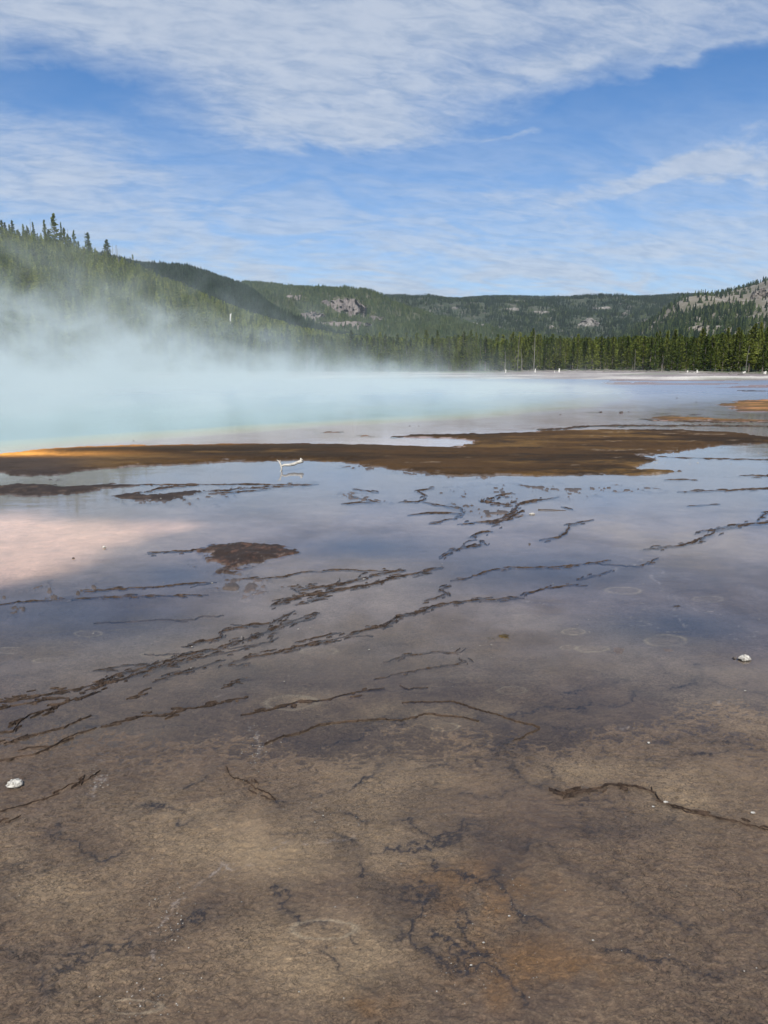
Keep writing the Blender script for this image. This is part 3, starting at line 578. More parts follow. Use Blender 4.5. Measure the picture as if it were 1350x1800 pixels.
# ------------------------------------------------------------------ dark terrace ridges standing through the film
rng = np.random.default_rng(7)
mat_ridge, t = mat_new("dark_mat_ridge")
pos = t.add('ShaderNodeTexCoord').outputs['Object']
n = t.noise(pos, 12.0, 5, .65)
c = t.mix(t.ss(n, .35, .7), (.028, .019, .014), (.095, .062, .042))
b = t.add('ShaderNodeBump', {'Height': t.noise(pos, 70.0, 4, .6), 'Strength': .6, 'Distance': .01})
s = t.add('ShaderNodeBsdfPrincipled', {'Base Color': c, 'Roughness': .55, 'Specular IOR Level': .3, 'Normal': b})
t.add('ShaderNodeOutputMaterial', {'Surface': s})
def ridge(pix, wt, seed):
    P0 = np.array(world_pts(pix)); d = np.hypot(*np.diff(P0, axis=0).T); cum = np.concatenate([[0], np.cumsum(d)]); Lt = cum[-1]
    yd = float(P0[:, 1].mean()); step = max(.009, .0024 * yd); fq = 1.0 / (.10 * yd + .12)
    Vs = []; Fs = []; off = 0; wt0 = wt
    if np.mean([p[1] for p in pix]) > 1120: wt = wt * .34
    ns = 1 + int(wt * 3.0); nb = (int(rng.integers(0, 2)) + int(wt * .8)) if Lt > .8 and np.mean([p[1] for p in pix]) < 1300 and np.mean([p[1] for p in pix]) > 960 else 0
    for q in range(ns + nb):
        brn = q >= ns
        a0, a1 = (0, Lt) if q == 0 else sorted(rng.uniform(-.05, 1.05, 2) * Lt)
        a0, a1 = max(0, a0), min(Lt, a1)
        if a1 - a0 < .25 * Lt * .5: a1 = min(Lt, a0 + .2 * Lt)
        n = int(min(520, max(7, (a1 - a0) / step))); s_ = np.linspace(a0, a1, n); sq = seed * 3.7 + q * 31.3
        x = np.interp(s_, cum, P0[:, 0]); y = np.interp(s_, cum, P0[:, 1])
        z0 = s_ * 0
        amp = .006 + .0026 * yd
        x = x + amp * fbm(s_, z0 + seed * 3.7, fq * 1.3, 4, 61, .6); y = y + amp * 1.3 * fbm(s_, z0 + seed * 1.3 + 9, fq * 1.3, 4, 62, .6)
        x = x + amp * .55 * fbm(s_, z0 + sq, fq * 9, 4, 66, .7); y = y + amp * .9 * fbm(s_, z0 + sq + 5, fq * 9, 4, 67, .7)
        if brn:       # a side crack leaving the ridge
            i0 = int(rng.integers(0, n)); L_ = rng.uniform(.06, .3) * (.35 + .09 * yd) * 2.0; th = math.atan2(y[min(i0 + 2, n - 1)] - y[max(i0 - 2, 0)], x[min(i0 + 2, n - 1)] - x[max(i0 - 2, 0)]) + rng.choice([-1, 1]) * rng.uniform(.15, .7) + rng.choice([0, math.pi])
            n = int(max(8, min(160, L_ / step))); u_ = np.linspace(0, 1, n); s_ = u_ * L_; z0 = s_ * 0; a0, a1 = 0, L_
            bx_, by_ = x[i0], y[i0]; wob = fbm(s_, z0 + sq, 3 / L_, 4, 71, .65) * L_ * .13; wob = wob - wob[0]
            x = bx_ + math.cos(th) * s_ - math.sin(th) * wob; y = by_ + math.sin(th) * s_ + math.cos(th) * wob
        elif q:
            sp = (.006 + .0042 * yd) * wt
            y = y + sp * rng.uniform(-1, 1) + sp * .7 * fbm(s_, z0 + sq, fq * 2, 3, 68); x = x + sp * rng.uniform(-1, 1)
        tx = np.gradient(x); ty = np.gradient(y); L = np.hypot(tx, ty) + 1e-9; nx, ny = -ty / L, tx / L
        base = wt ** .8 * (.0012 + .00048 * yd) * (1 if q == 0 else .30 if brn else .7)
        wn_ = fbm(s_, z0 + sq, fq * 5, 5, 63, .75); gap = sst(fbm(s_, z0 + sq + 3, fq * 1.6, 4, 69, .6), (-.75 if yd > 7 else -.35) if q == 0 else -.3, (-.15 if yd > 7 else .12) if q == 0 else .15)
        e = np.minimum(s_ - a0, a1 - s_); tp = np.minimum(1, e / (.15 * (a1 - a0) + 1e-6)) ** .9
        wv = base * np.clip(.85 + 1.9 * wn_, .10, 3.2) * (.15 + .85 * tp) * (.2 + .8 * gap)
        hz = (.003 + .0008 * yd) * wt ** .5 * np.clip(.75 + 1.1 * fbm(s_, z0 + sq + 50, fq * 7, 3, 64), -.3, 1.8) * tp * gap * (.5 if brn else 1) - .002
        V = []
        for k, zz in ((-1.6, None), (-.7, .8), (.2, 1.0), (1.0, .2), (1.8, None)):
            jj = 1 + .7 * fbm(s_, z0 + sq + k * 5, fq * 14, 3, 65)
            V.append(np.stack([x + nx * wv * k * jj, y + ny * wv * k * jj, (hz * zz if zz else z0 - .012 - .0010 * yd) + .0005 + .0205 * sst(y, 5.4, 2.8)], 1))
        V = np.stack(V, 1).reshape(-1, 3); Vs.append(V); Fs.append(grid_faces(n, 5) + off); off += len(V)
    # short ragged flakes of mat standing along the line
    nd = int(min(220, Lt * wt0 * (26 if yd < 9 else 7)))
    for q in range(nd if wt0 > .42 else 0):
        sc_ = rng.uniform(0, Lt) ; cx_ = float(np.interp(sc_, cum, P0[:, 0])); cy_ = float(np.interp(sc_, cum, P0[:, 1]))
        sc2 = min(Lt, sc_ + .1); th = math.atan2(float(np.interp(sc2, cum, P0[:, 1])) - float(np.interp(sc2 - .1, cum, P0[:, 1])), float(np.interp(sc2, cum, P0[:, 0])) - float(np.interp(sc2 - .1, cum, P0[:, 0]))) + rng.uniform(-.35, .2)
        cy_ += rng.normal() * (.010 + .0055 * yd) * wt0; cx_ += rng.normal() * .03
        L_ = rng.uniform(.3, 1.6) * (.015 + .011 * yd); n = 7; u_ = np.linspace(-.5, .5, n); wob = rng.normal(0, .09, n) * L_; wob[1:-1] = (wob[:-2] + wob[1:-1] + wob[2:]) / 3
        x = cx_ + math.cos(th) * u_ * L_ - math.sin(th) * wob; y = cy_ + math.sin(th) * u_ * L_ + math.cos(th) * wob
        wv = (.0008 + .00033 * yd) * (1 - (2 * u_) ** 2 * .9) * rng.uniform(.5, 1.5) * rng.uniform(.6, 1.4, n)
        hz = (.003 + .0006 * yd) * (1 - (2 * u_) ** 2) * rng.uniform(.5, 1.2) - .001; lift = .0205 * sst(y, 5.4, 2.8)
        tx = np.gradient(x); ty = np.gradient(y); L = np.hypot(tx, ty) + 1e-9; nx, ny = -ty / L, tx / L; V = []
        for k, zz in ((-1.5, None), (-.4, 1.0), (.6, .6), (1.6, None)):
            V.append(np.stack([x + nx * wv * k, y + ny * wv * k, (hz * zz if zz else u_ * 0 - .012 - .0010 * yd) + lift], 1))
        V = np.stack(V, 1).reshape(-1, 3); Vs.append(V); Fs.append(grid_faces(n, 4) + off); off += len(V)
    return mesh_np("ridge", np.concatenate(Vs), np.concatenate(Fs), mat_ridge, parent=ground, smooth=False)
sd_ = 0
for pix, wt in RIDGES:
    sd_ += 1
    if wt > .23: ridge(pix, wt, sd_)

# ================================================================== HILLS
def interp_pts(pts, z_off=0.0):
    A = np.array(pts, float); a, e = azel(A[:, 0], A[:, 1]); o = np.argsort(a)
    return a[o], np.tan(e[o])
class Hill:
    def __init__(s, crest, D0, D1, D2, tree, z0, seed, namp, prof=1.0):
        s.a, s.te = interp_pts(crest); s.D0, s.D1, s.D2, s.tree, s.z0, s.seed, s.namp, s.prof = D0, D1, D2, tree, z0, seed, namp, prof
    def h(s, a, r):
        top = CH + np.interp(a, s.a, s.te) * s.D1 - s.tree
        top = np.maximum(top, s.z0 * 0 - 6)
        t = (r - s.D0) / (s.D1 - s.D0)
        up = np.clip(t, 0, 1) ** s.prof; up = up * (1 - .35 * up) / .65 if s.prof <= 1 else up
        z = s.z0 + (top - s.z0) * up
        back = np.clip((r - s.D1) / (s.D2 - s.D1), 0, 1)
        z = z - back * back * np.maximum(top, 10) * .5
        x = r * np.sin(a); y = r * np.cos(a)
        env = np.clip(t * 3, 0, 1) * np.clip(np.abs(1 - t) * (3 if s.namp < 40 else 1.6) + (.12 if s.namp < 40 else .0), 0, 1)
        z = z + s.namp * env * fbm(x, y, 3.2 / (s.D1 - s.D0), 5, s.seed) * np.clip(top / 60, .1, 1.2)
        return z
    def mesh(s, name, mat, a0, a1, na=320, nr=120, parent=None, skirt=True):
        A = np.linspace(a0, a1, na); Rr = np.concatenate([np.linspace(s.D0, s.D1 * 1.02, nr), np.linspace(s.D1 * 1.04, s.D2, 12)])
        aa, rr = np.meshgrid(A, Rr); aa = aa.ravel(); rr = rr.ravel()
        z = s.h(aa, rr); ex = np.minimum(aa - a0, a1 - aa); z = np.where(ex < 1e-6, -3, z)
        z = np.where(rr <= s.D0 + 1e-3, -2.0, z)
        V = np.stack([rr * np.sin(aa), rr * np.cos(aa), z], 1)
        o = mesh_np(name, V, grid_faces(len(Rr), na), mat, parent=parent)
        return o
mat_hill = {}
def hill_mat(name, c1, c2, c3, sc):
    m, t = mat_new(name)
    p = t.add('ShaderNodeTexCoord').outputs['Object']
    n = t.noise(p, sc, 6, .62); n2 = t.noise(p, sc * 7, 4, .6)
    c = t.mix(t.ss(n, .38, .6), c1, c2); c = t.mix(t.ss(n2, .52, .68), c, c3)
    b = t.add('ShaderNodeBump', {'Height': n2, 'Strength': .7, 'Distance': 1.2})
    s = t.add('ShaderNodeBsdfPrincipled', {'Base Color': c, 'Roughness': .95, 'Specular IOR Level': .1, 'Normal': b})
    t.add('ShaderNodeOutputMaterial', {'Surface': s}); return m
m_near = hill_mat("forest_floor_slope", (.045, .052, .022), (.07, .075, .032), (.10, .095, .06), .03)
m_ridge_shade = hill_mat("shaded_ridge_slope", (.022, .030, .016), (.035, .042, .022), (.09, .08, .065), .012)  # cloud shadow over this ridge is put into its slope colour
m_mesa = hill_mat("mesa_slope", (.045, .058, .028), (.07, .078, .040), (.13, .115, .09), .008)
m_far = hill_mat("plateau_slope", (.035, .048, .028), (.055, .065, .038), (.12, .11, .09), .005)
m_right = hill_mat("bare_slope", (.13, .12, .085), (.18, .16, .125), (.24, .22, .19), .008)

HA = Hill([(-900, 250), (-500, 330), (-200, 376), (0, 412), (60, 421), (100, 432), (150, 446), (200, 462), (240, 474), (290, 494), (340, 512), (400, 538), (460, 560), (520, 580), (600, 598), (680, 612), (760, 625), (900, 636), (1500, 640)], 195, 400, 620, 7.5, 0.4, 71, 5, .9)
HB = Hill([(-900, 440), (-300, 440), (0, 445), (200, 456), (250, 461), (300, 464), (340, 470), (370, 479), (400, 489), (430, 499), (450, 510), (480, 533), (510, 553), (540, 567), (590, 585), (680, 605), (900, 630)], 520, 1250, 1900, 11, 3, 72, 22, .9)
HC = Hill([(200, 505), (360, 504), (440, 500), (480, 501), (560, 504), (600, 508), (635, 514), (660, 522), (700, 540), (740, 555), (800, 572), (900, 592), (1050, 612), (1200, 625)], 900, 1900, 2700, 11, 3, 73, 30, .85)
HD = Hill([(300, 517), (640, 517), (700, 517), (740, 518), (780, 520), (810, 521), (880, 520), (960, 522), (1060, 523), (1180, 521), (1260, 519), (1350, 516), (1600, 510), (2400, 500)], 1500, 3300, 4400, 17, 3, 74, 42, .8)
HE = Hill([(900, 632), (1020, 610), (1090, 590), (1130, 572), (1160, 555), (1200, 532), (1230, 521), (1280, 509), (1310, 502), (1335, 494), (1350, 489), (1420, 462), (1600, 420), (2000, 380), (2600, 370)], 700, 1700, 2600, 8, 3, 75, 25, .9)
hills = bpy.data.objects.new("hills", None)
for H, nm, mt, a0, a1 in ((HA, "hillside", m_near, -.95, .45), (HB, "ridge_slope", m_ridge_shade, -.95, .16), (HC, "mesa_slope", m_mesa, -.40, .42), (HD, "plateau_slope", m_far, -.5, .95), (HE, "bare_slope", m_right, .16, .95)):
    o = H.mesh("hill" if False else nm, mt, a0, a1); o.name = {"hillside": "near_hill", "ridge_slope": "dark_hill", "mesa_slope": "mesa_hill", "plateau_slope": "plateau_hill", "bare_slope": "bare_hill"}[nm]
    tag(o, kind='structure')

# ================================================================== TREES
def foliage_mat(name, c1, c2, rnd=.3):
    m, t = mat_new(name)
    p = t.add('ShaderNodeTexCoord').outputs['Object']
    r = t.add('ShaderNodeObjectInfo').outputs['Random']
    n = t.noise(p, 1.3, 4, .6)
    n = t.m('ADD', n, t.m('MULTIPLY', t.m('SUBTRACT', r, .5), .5))
    c = t.mix(t.ss(n, .25, .75), c1, c2)
    r2 = t.m('FRACT', t.m('MULTIPLY', r, 7.13))
    c = t.mix(1.0, c, t.mix(r2, (1 - rnd,) * 3, (1 + rnd, 1 + rnd, 1 + rnd * .8)), 'MULTIPLY')
    d = t.add('ShaderNodeBsdfDiffuse', {'Color': c})
    tl = t.add('ShaderNodeBsdfTranslucent', {'Color': c})
    mxx = t.add('ShaderNodeMixShader', {0: .25, 1: d, 2: tl})
    t.add('ShaderNodeOutputMaterial', {'Surface': mxx}); return m
m_pine = foliage_mat("pine_needles", (.062, .090, .020), (.160, .180, .040))
m_pine_hill = foliage_mat("hill_pine_needles", (.11, .145, .026), (.23, .245, .052), .35)
m_spruce_shade = foliage_mat("dark_needles", (.012, .023, .013), (.026, .040, .020), .3)  # dark green also standing in for cloud shadow on the far hills
m_mid = foliage_mat("mid_needles", (.036, .058, .026), (.080, .098, .040), .3)
m_bark = simple_mat("bark", (.14, .115, .09), (.20, .17, .14), 4, .9, .4, 30, objrand=.3)
m_snag = simple_mat("weathered_wood", (.20, .185, .16), (.14, .13, .115), 3, .85, .4, 25, objrand=.25)
m_white = simple_mat("silica_crusted_wood", (.72, .69, .62), (.60, .57, .50), 6, .8, .3, 20)

def crown_mesh(name, seed, H=9.0, Rr=1.35, whorls=24, low=.10, mat=None, tuft=3, per=6, kink=0.0, gappy=.1):
    r = random.Random(seed); V = []; Fc = []
    def leaf(c, d, l, wd):
        u = Vector((r.gauss(0, 1), r.gauss(0, 1), r.gauss(0, 1))).normalized()
        s = d.cross(u).normalized() * wd
        i = len(V); V.extend([c - s * .6 - d * l * .2, c + s * .6 - d * l * .2, c + d * l * .8 + s * .15, c + d * l * .5 - s * .6]); Fc.append((i, i + 1, i + 2, i + 3))
    bulge = [r.uniform(.7, 1.25) for _ in range(whorls + 1)]
    for k in range(whorls):
        t = k / (whorls - 1); z = H * (low + (1 - low) * t ** .95)
        R0 = Rr * ((1 - t) ** .75 * .95 + .05) * min(1, .55 + t * 3.0) * bulge[k]
        for b in range(per):
            if r.random() < gappy: continue
            a = r.uniform(0, 2 * math.pi); rb = R0 * r.uniform(.6, 1.12)
            droop = -.25 + .75 * t
            for j in range(tuft):
                f = (j + .6 + r.uniform(-.25, .25)) / tuft
                c = Vector((math.cos(a) * rb * f + kink * z * z / H / H, math.sin(a) * rb * f, z + droop * rb * f + r.uniform(-.12, .12)))
                for q in range(2):
                    d = Vector((math.cos(a) + r.gauss(0, .5), math.sin(a) + r.gauss(0, .5), .45 + r.gauss(0, .4))).normalized()
                    leaf(c, d, r.uniform(.34, .62) * (1.05 - .35 * t), r.uniform(.13, .26))
    for q in range(6): leaf(Vector((kink, 0, H - .15 * q)), Vector((r.gauss(0, .25), r.gauss(0, .25), 1)).normalized(), .5, .10)
    me = bpy.data.meshes.new(name); me.from_pydata([tuple(v) for v in V], [], Fc); me.materials.append(mat or m_pine); return me
def trunk_mesh(name, seed, H=9.0, r0=.13, mat=None, top=.02, lean=.15, branches=0, seg=10):
    r = random.Random(seed); bm = bmesh.new(); rings = []
    ox = oy = 0; ax, ay = r.gauss(0, lean), r.gauss(0, lean)
    for i in range(seg + 1):
        t = i / seg; rad = r0 * (1 - t) + top * t; 
        ox = ax * t * t + .03 * r.gauss(0, 1); oy = ay * t * t
        rings.append([bm.verts.new((ox + rad * math.cos(a), oy + rad * math.sin(a), H * t - (.3 if i == 0 else 0))) for a in [2 * math.pi * k / 6 for k in range(6)]])
    for A, B in zip(rings, rings[1:]):
        for k in range(6): bm.faces.new((A[k], A[(k + 1) % 6], B[(k + 1) % 6], B[k]))
    bm.faces.new(rings[-1])
    for b in range(branches):
        z = H * r.uniform(.25, .97); a = r.uniform(0, 6.28); L = r.uniform(.25, .9) * (1.1 - z / H) * 1.2; rr = .02
        x0, y0 = ax * (z / H) ** 2, ay * (z / H) ** 2
        p0 = Vector((x0, y0, z)); p1 = p0 + Vector((math.cos(a) * L, math.sin(a) * L, r.uniform(-.25, .15) * L))
        sdv = Vector((-math.sin(a), math.cos(a), 0)) * rr
        v = [bm.verts.new(p0 + sdv), bm.verts.new(p0 - sdv), bm.verts.new(p0 + Vector((0, 0, rr * 2))), bm.verts.new(p1)]
        bm.faces.new((v[0], v[1], v[3])); bm.faces.new((v[1], v[2], v[3])); bm.faces.new((v[2], v[0], v[3]))
    me = bpy.data.meshes.new(name); bm.to_mesh(me); bm.free(); me.materials.append(mat or m_bark); return me
NV = 7
CR = [crown_mesh("crown", 100 + i, 9, 1.25 + .2 * (i % 3), 24 + i % 3 * 2, [.08, .14, .05, .22, .1, .3, .06][i], gappy=[.05, .1, .05, .25, .12, .3, .08][i]) for i in range(NV)]
TR = [trunk_mesh("trunk", 200 + i) for i in range(NV)]
def pine(x, y, z, s, wide, rz, v, label, group, cm=None):
    e = bpy.data.objects.new("pine_tree", None); e.empty_display_size = .5
    e.location = (x, y, z); e.scale = (s * wide, s * wide, s); e.rotation_euler = (0, 0, rz); COL.objects.link(e)
    tag(e, label, "tree", group)
    a = bpy.data.objects.new("trunk", TR[v]); b = bpy.data.objects.new("crown", (cm or CR)[v])
    for q in (a, b): q.parent = e; COL.objects.link(q)
    return e
rt = random.Random(11)
def gz(x, y):
    z, _ = bank_height(np.array([float(x)]), np.array([float(y)])); return float(z[0])
LINE = "dark green pines lining the far bank"
# tree line: top outline of the wood as the photo shows it
tops = [(380, 582), (440, 578), (480, 572), (540, 585), (600, 590), (640, 586), (700, 590), (760, 592), (800, 586), (835, 590), (880, 596), (938, 584), (980, 592), (1040, 590), (1100, 588), (1150, 588), (1230, 588), (1290, 582), (1350, 580)]
TA, TE = interp_pts(tops)
def line_front(a):      # distance of the front row
    return 186 - 30 * float(sst(np.array([a]), .22, .46)[0])
placed = 0
slots = []
for row in range(3):
    n = 88
    for i in range(n):
        a = -.24 + (.52 + .24) * (i + rt.uniform(-.35, .35)) / n
        slots.append((a, line_front(a) + row * 5.5 + rt.uniform(-2.0, 2.0), row))
ORD = "first second third fourth fifth sixth seventh eighth ninth tenth eleventh twelfth thirteenth fourteenth fifteenth sixteenth seventeenth eighteenth nineteenth twentieth twenty-first twenty-second twenty-third twenty-fourth".split()
MARKS = [(float(azel(px_, 640)[0]), lb) for px_, lb in ((-300, "from the left end of the misty tree line"), (406, "right of the bright broken trunk, in steam"), (478, "right of the pale trunk seen through steam"), (547, "right of the faint stub in the steam"), (683, "right of the white trunk in thin steam"), (760, "along the bank where steam thins"), (889, "right of the white footed trunk"),
    (941, "right of the tallest silver snag"), (983, "right of the thin white stub"), (1037, "right of the pointed rock peak"), (1118, "right of the thin pale trunk"), (1166, "right of the bent pale trunk"), (1226, "right of the two small white stumps"), (1308, "right of the twin white stumps"))]
CNT = {}
slots.sort()
for a, r_, row in slots:
    x, y = r_ * math.sin(a), r_ * math.cos(a); z = gz(x, y)
    want = CH + float(np.interp(a, TA, TE)) * r_ - z
    s = want / 9.0 * (rt.uniform(.50, 1.0) if row < 2 else rt.uniform(.76, 1.16))
    if row == 0 and rt.random() < .25: s *= .7
    mark = max((m_ for m_ in MARKS if m_[0] <= a), default=MARKS[0])
    key = (row, mark[1]); CNT[key] = CNT.get(key, 0) + 1
    L = "%s %s pine %s%s" % (ORD[CNT[key] - 1], ("front row", "middle row", "back row")[row], "" if not mark[1].startswith("#") else "", mark[1].lstrip("#"))
    pine(x, y, z, s, rt.uniform(.8, 1.35) * (1.3 if s < .8 else 1), rt.uniform(0, 6.28), rt.randrange(NV), L, LINE)
# the tall one
def put_pine(px, ytop, D, wide, v, label, zb=None, group=None, H=None):
    a, e = azel(px, ytop); a, e = float(a), float(e)
    x, y = D * math.sin(a), D * math.cos(a)
    top = CH + math.tan(e) * D
    zg = H.h(np.array([a]), np.array([float(D)]))[0] if H else gz(x, y)
    s = (top - zg) / 9.0
    return pine(x, y, float(zg) - .3, s, wide, rt.uniform(0, 6.28), v, label, group)
put_pine(938, 576, 183, .8, 1, "tallest dark pine of the tree line, behind the tall bare snag")
put_pine(1155, 583, 165, .9, 0, "tall rounded pine rising above its neighbours right of the rock peak")
put_pine(845, 586, 183, .9, 4, "broad dark pine standing above the drifting steam")
# pines on the skyline of the near hill
SKY = [(5, 388, .7, 1, "slim pine on the near hill crest at the left edge of the photo"), (20, 392, .6, 2, "second slim pine from the left edge on the near hill crest"), (52, 388, .7, 3, "ragged twin topped pine on the near hill crest"), (40, 396, .7, 0, "short pine beside the ragged twin topped pine"),
       (78, 404, .55, 4, "short narrow pine between taller pines on the crest"), (100, 395, .5, 1, "narrow pine on the crest near a bare pole"), (118, 398, .6, 5, "ragged pine under a bare pole on the hill crest"), (143, 392, .55, 6, "thin grey topped pine beside the bare pole on the crest"),
       (193, 388, .45, 2, "slender spire shaped pine left of the tallest crest pine"), (233, 377, .62, 5, "tallest pine on the near hill crest, with a crooked top"), (213, 404, .8, 3, "bushy pine against the foot of the tallest crest pine"), (265, 392, .3, 3, "very thin pine with a tufted tip right of the tallest crest pine"),
       (280, 402, .7, 0, "dense dark pine in the group right of the tallest crest pine"), (296, 412, .7, 4, "smaller dark pine in the group right of the tallest crest pine"), (262, 410, .6, 1, "pine squeezed between the tallest pine and the dark group"), (307, 418, .7, 2, "last and lowest pine of the dark crest group"),
       (323, 406, .45, 5, "lone slender pine with open branches on the crest"), (343, 425, .7, 6, "low pine under a leaning bare trunk on the crest"), (382, 410, .9, 3, "broad pine standing apart on the descending crest"), (397, 430, .6, 4, "small pine leaning on the broad lone crest pine"),
       (468, 423, .75, 5, "open branched pine beside three bare poles on the crest"), (582, 448, .4, 3, "small tufted pine at the low end of the near hill crest")]
SKY = [(a * 250 / 625 if False else a * .4, b, c_, d_, e_) for a, b, c_, d_, e_ in SKY]
SKY = [(a, b - 1, c_, d_, e_) for a, b, c_, d_, e_ in SKY]
for px, yt, wd, v, lab in SKY:
    H_ = HA; D = 398 + rt.uniform(-6, 4)
    put_pine(px, yt, D, wd * 1.5, v, lab, H=HA, group=None)

# bare snags
SN = [trunk_mesh("snag", 300 + i, 10, .12, m_snag, .035, .18, 14 + 4 * i) for i in range(4)]
def snag(px, ytop, ybot, D, v, label, H=None, mat_white=False, group="bare dead trunks"):
    a, e = azel(px, ytop); a, e = float(a), float(e)
    x, y = D * math.sin(a), D * math.cos(a); top = CH + math.tan(e) * D
    zg = float(H.h(np.array([a]), np.array([float(D)]))[0]) if H else gz(x, y)
    if ybot is not None:
        _, e2 = azel(px, ybot); zb = CH + math.tan(float(e2)) * D; zg = max(min(zg, zb), zg) if H is None else zg
    s = max(.5, (top - zg)) / 10.0
    o = bpy.data.objects.new("dead_tree", SN[v]); COL.objects.link(o)
    wv = max(s * .9, .55 if H is None else 1.2)
    o.location = (x, y, zg - .1); o.scale = (wv, wv, s); o.rotation_euler = (0, 0, rt.uniform(0, 6.28))
    tag(o, label, "dead tree", group); return o
snag(941, 580, 656, 176, 0, "tallest bare silver trunk in front of the tall dark pine")
snag(912, 583, 640, 178, 1, "leaning bare trunk left of the tallest silver snag")
snag(889, 618, 657, 172, 2, "pale bare trunk with a white foot at the misty edge of the bank")
snag(918, 612, 650, 177, 3, "shorter bare trunk beside the leaning one in thin steam")
snag(1315, 606, 648, 152, 3, "grey dead tree with fine twigs near the right end of the wood")
snag(1166, 625, 650, 160, 1, "bent pale trunk at the grass edge under the pines")
snag(1030, 640, 655, 168, 2, "short forked grey trunk on the back of the white bank")
snag(1118, 612, 650, 165, 0, "thin pale trunk standing against the dark pines, right of the bank's middle")
snag(1015, 640, 655, 168, 3, "short twiggy grey trunk left of the forked one")
snag(478, 596, 655, 180, 1, "pale bare trunk seen faintly through the steam")
snag(683, 650, 664, 150, 2, "short white trunk showing through steam by the far shore")
snag(547, 650, 664, 150, 0, "faint pale stub in the steam left of the far shore")
HS = [(51, 383, 'tall bare pole between narrow pines on the near hill crest'), (119, 402, 'bare slanting trunk right of the lone slender crest pine'), (147, 408, 'leaning bare pole beside the broad lone crest pine'),
      (197, 430, 'first of three bare poles on the low crest'), (203, 431, 'second of three bare poles on the low crest'), (207, 430, 'third of three bare poles on the low crest'), (227, 450, 'bare pole left of the tufted pine on the low crest'), (233, 446, 'bare pole under the tufted pine on the low crest')]
for px, yt, lab in HS: snag(px, yt, None, 396, rt.randrange(4), lab, H=HA)
for px, yt, D in ((124, 455, 300), (260, 470, 370), (292, 480, 360), (298, 488, 350), (316, 497, 350), (322, 494, 355), (340, 520, 330), (357, 540, 320), (363, 515, 335), (375, 545, 310), (392, 548, 300), (415, 548, 290), (236, 522, 300), (242, 530, 290), (321, 560, 270)):
    SL = sorted((124, 260, 292, 298, 316, 322, 340, 357, 363, 375, 392, 415, 236, 242, 321))
    snag(px, yt, None, D, rt.randrange(4), "thin grey dead trunk on the misty near hill slope, %s counting from the left" % ORD[SL.index(px)], H=HA, group="grey snags on the near hill slope")

def stump_mesh(seed, n=2):
    r = random.Random(seed); bm = bmesh.new()
    for j in range(n):
        x0 = j * .55 + r.uniform(-.1, .1); h = r.uniform(.7, 1.3); rings = []
        for i in range(5):
            t_ = i / 4; rad = .20 * (1.35 - .55 * t_) * r.uniform(.85, 1.1)
            rings.append([bm.verts.new((x0 + .12 * t_ * r.gauss(0, 1) + rad * math.cos(a), rad * math.sin(a), h * t_ - .15 + (r.uniform(-.12, .16) if i == 4 else 0))) for a in [2 * math.pi * k / 8 for k in range(8)]])
        for A, B in zip(rings, rings[1:]):
            for k in range(8): bm.faces.new((A[k], A[(k + 1) % 8], B[(k + 1) % 8], B[k]))
        bm.faces.new(rings[-1])
    me = bpy.data.meshes.new("stump"); bm.to_mesh(me); bm.free(); me.materials.append(m_white); return me
for k, (px, yt, D, nn, sc, lab) in enumerate(((1209, 645, 150, 1, .8, "small white stump at the edge of the turf, left one of two"), (1226, 644, 150, 1, 1.1, "small white stump at the edge of the turf, right one of two"), (1308, 641, 146, 2, 1.1, "twin white stumps on the bank before the right pines"),
        (1345, 640, 146, 2, 1.0, "pair of white stumps at the right edge of the photo"), (889, 652, 165, 1, 1.2, "white crusted foot of wood under the pale trunk"), (941, 652, 165, 1, 1.3, "bright white stump below the tallest silver snag"), (983, 645, 164, 1, 1.6, "thin white stub on the white bank left of the middle"), (975, 650, 164, 1, .7, "low white stub beside the thin white stub"), (406, 580, 250, 1, 2.6, "bright white broken trunk low on the near hill"))):
    a = float(azel(px, yt)[0]); x, y = D * math.sin(a), D * math.cos(a)
    zz = gz(x, y) if k < 8 else float(HA.h(np.array([a]), np.array([float(D)]))[0]) + 5
    o = bpy.data.objects.new("stump", stump_mesh(500 + k, nn)); o.location = (x, y, zz - .05); o.scale = (sc * .42, sc * .42, sc * (.55 if k < 8 else 1.1)); COL.objects.link(o); tag(o, lab, "stump", None)

# ------------------------------------------------------------------ woods on the hills (nobody could count them)
def simple_tree(name, seed, mat, tiers=5, n=6, H=10, Rr=1.7, clump=1, spread=5):
    r = random.Random(seed); V = []; Fc = []
    for c in range(clump):
        cx, cy_, hh = (0, 0, H) if c == 0 else (r.uniform(-spread, spread), r.uniform(-spread, spread), H * r.uniform(.65, 1.05))
        for k in range(tiers):
            t_ = k / tiers; z0 = hh * (.08 + .9 * t_); z1 = min(hh, z0 + hh * .34); rr = Rr * (1 - t_) ** .8 * r.uniform(.8, 1.15) + .15
            i = len(V); V.append((cx + r.gauss(0, .08), cy_, z1))
            for q in range(n):
                a = 2 * math.pi * (q + r.uniform(-.3, .3)) / n; k2 = rr * r.uniform(.55, 1.2); V.append((cx + math.cos(a) * k2, cy_ + math.sin(a) * k2, z0 + r.uniform(-.5, .3)))
            for q in range(n): Fc.append((i, i + 1 + q, i + 1 + (q + 1) % n))
    me = bpy.data.meshes.new(name); me.from_pydata(V, [], Fc); me.materials.append(mat); return me
def make_collection(name, meshes):
    c = bpy.data.collections.new(name)
    for m in meshes:
        o = bpy.data.objects.new("tree_source", m); c.objects.link(o)
    return c
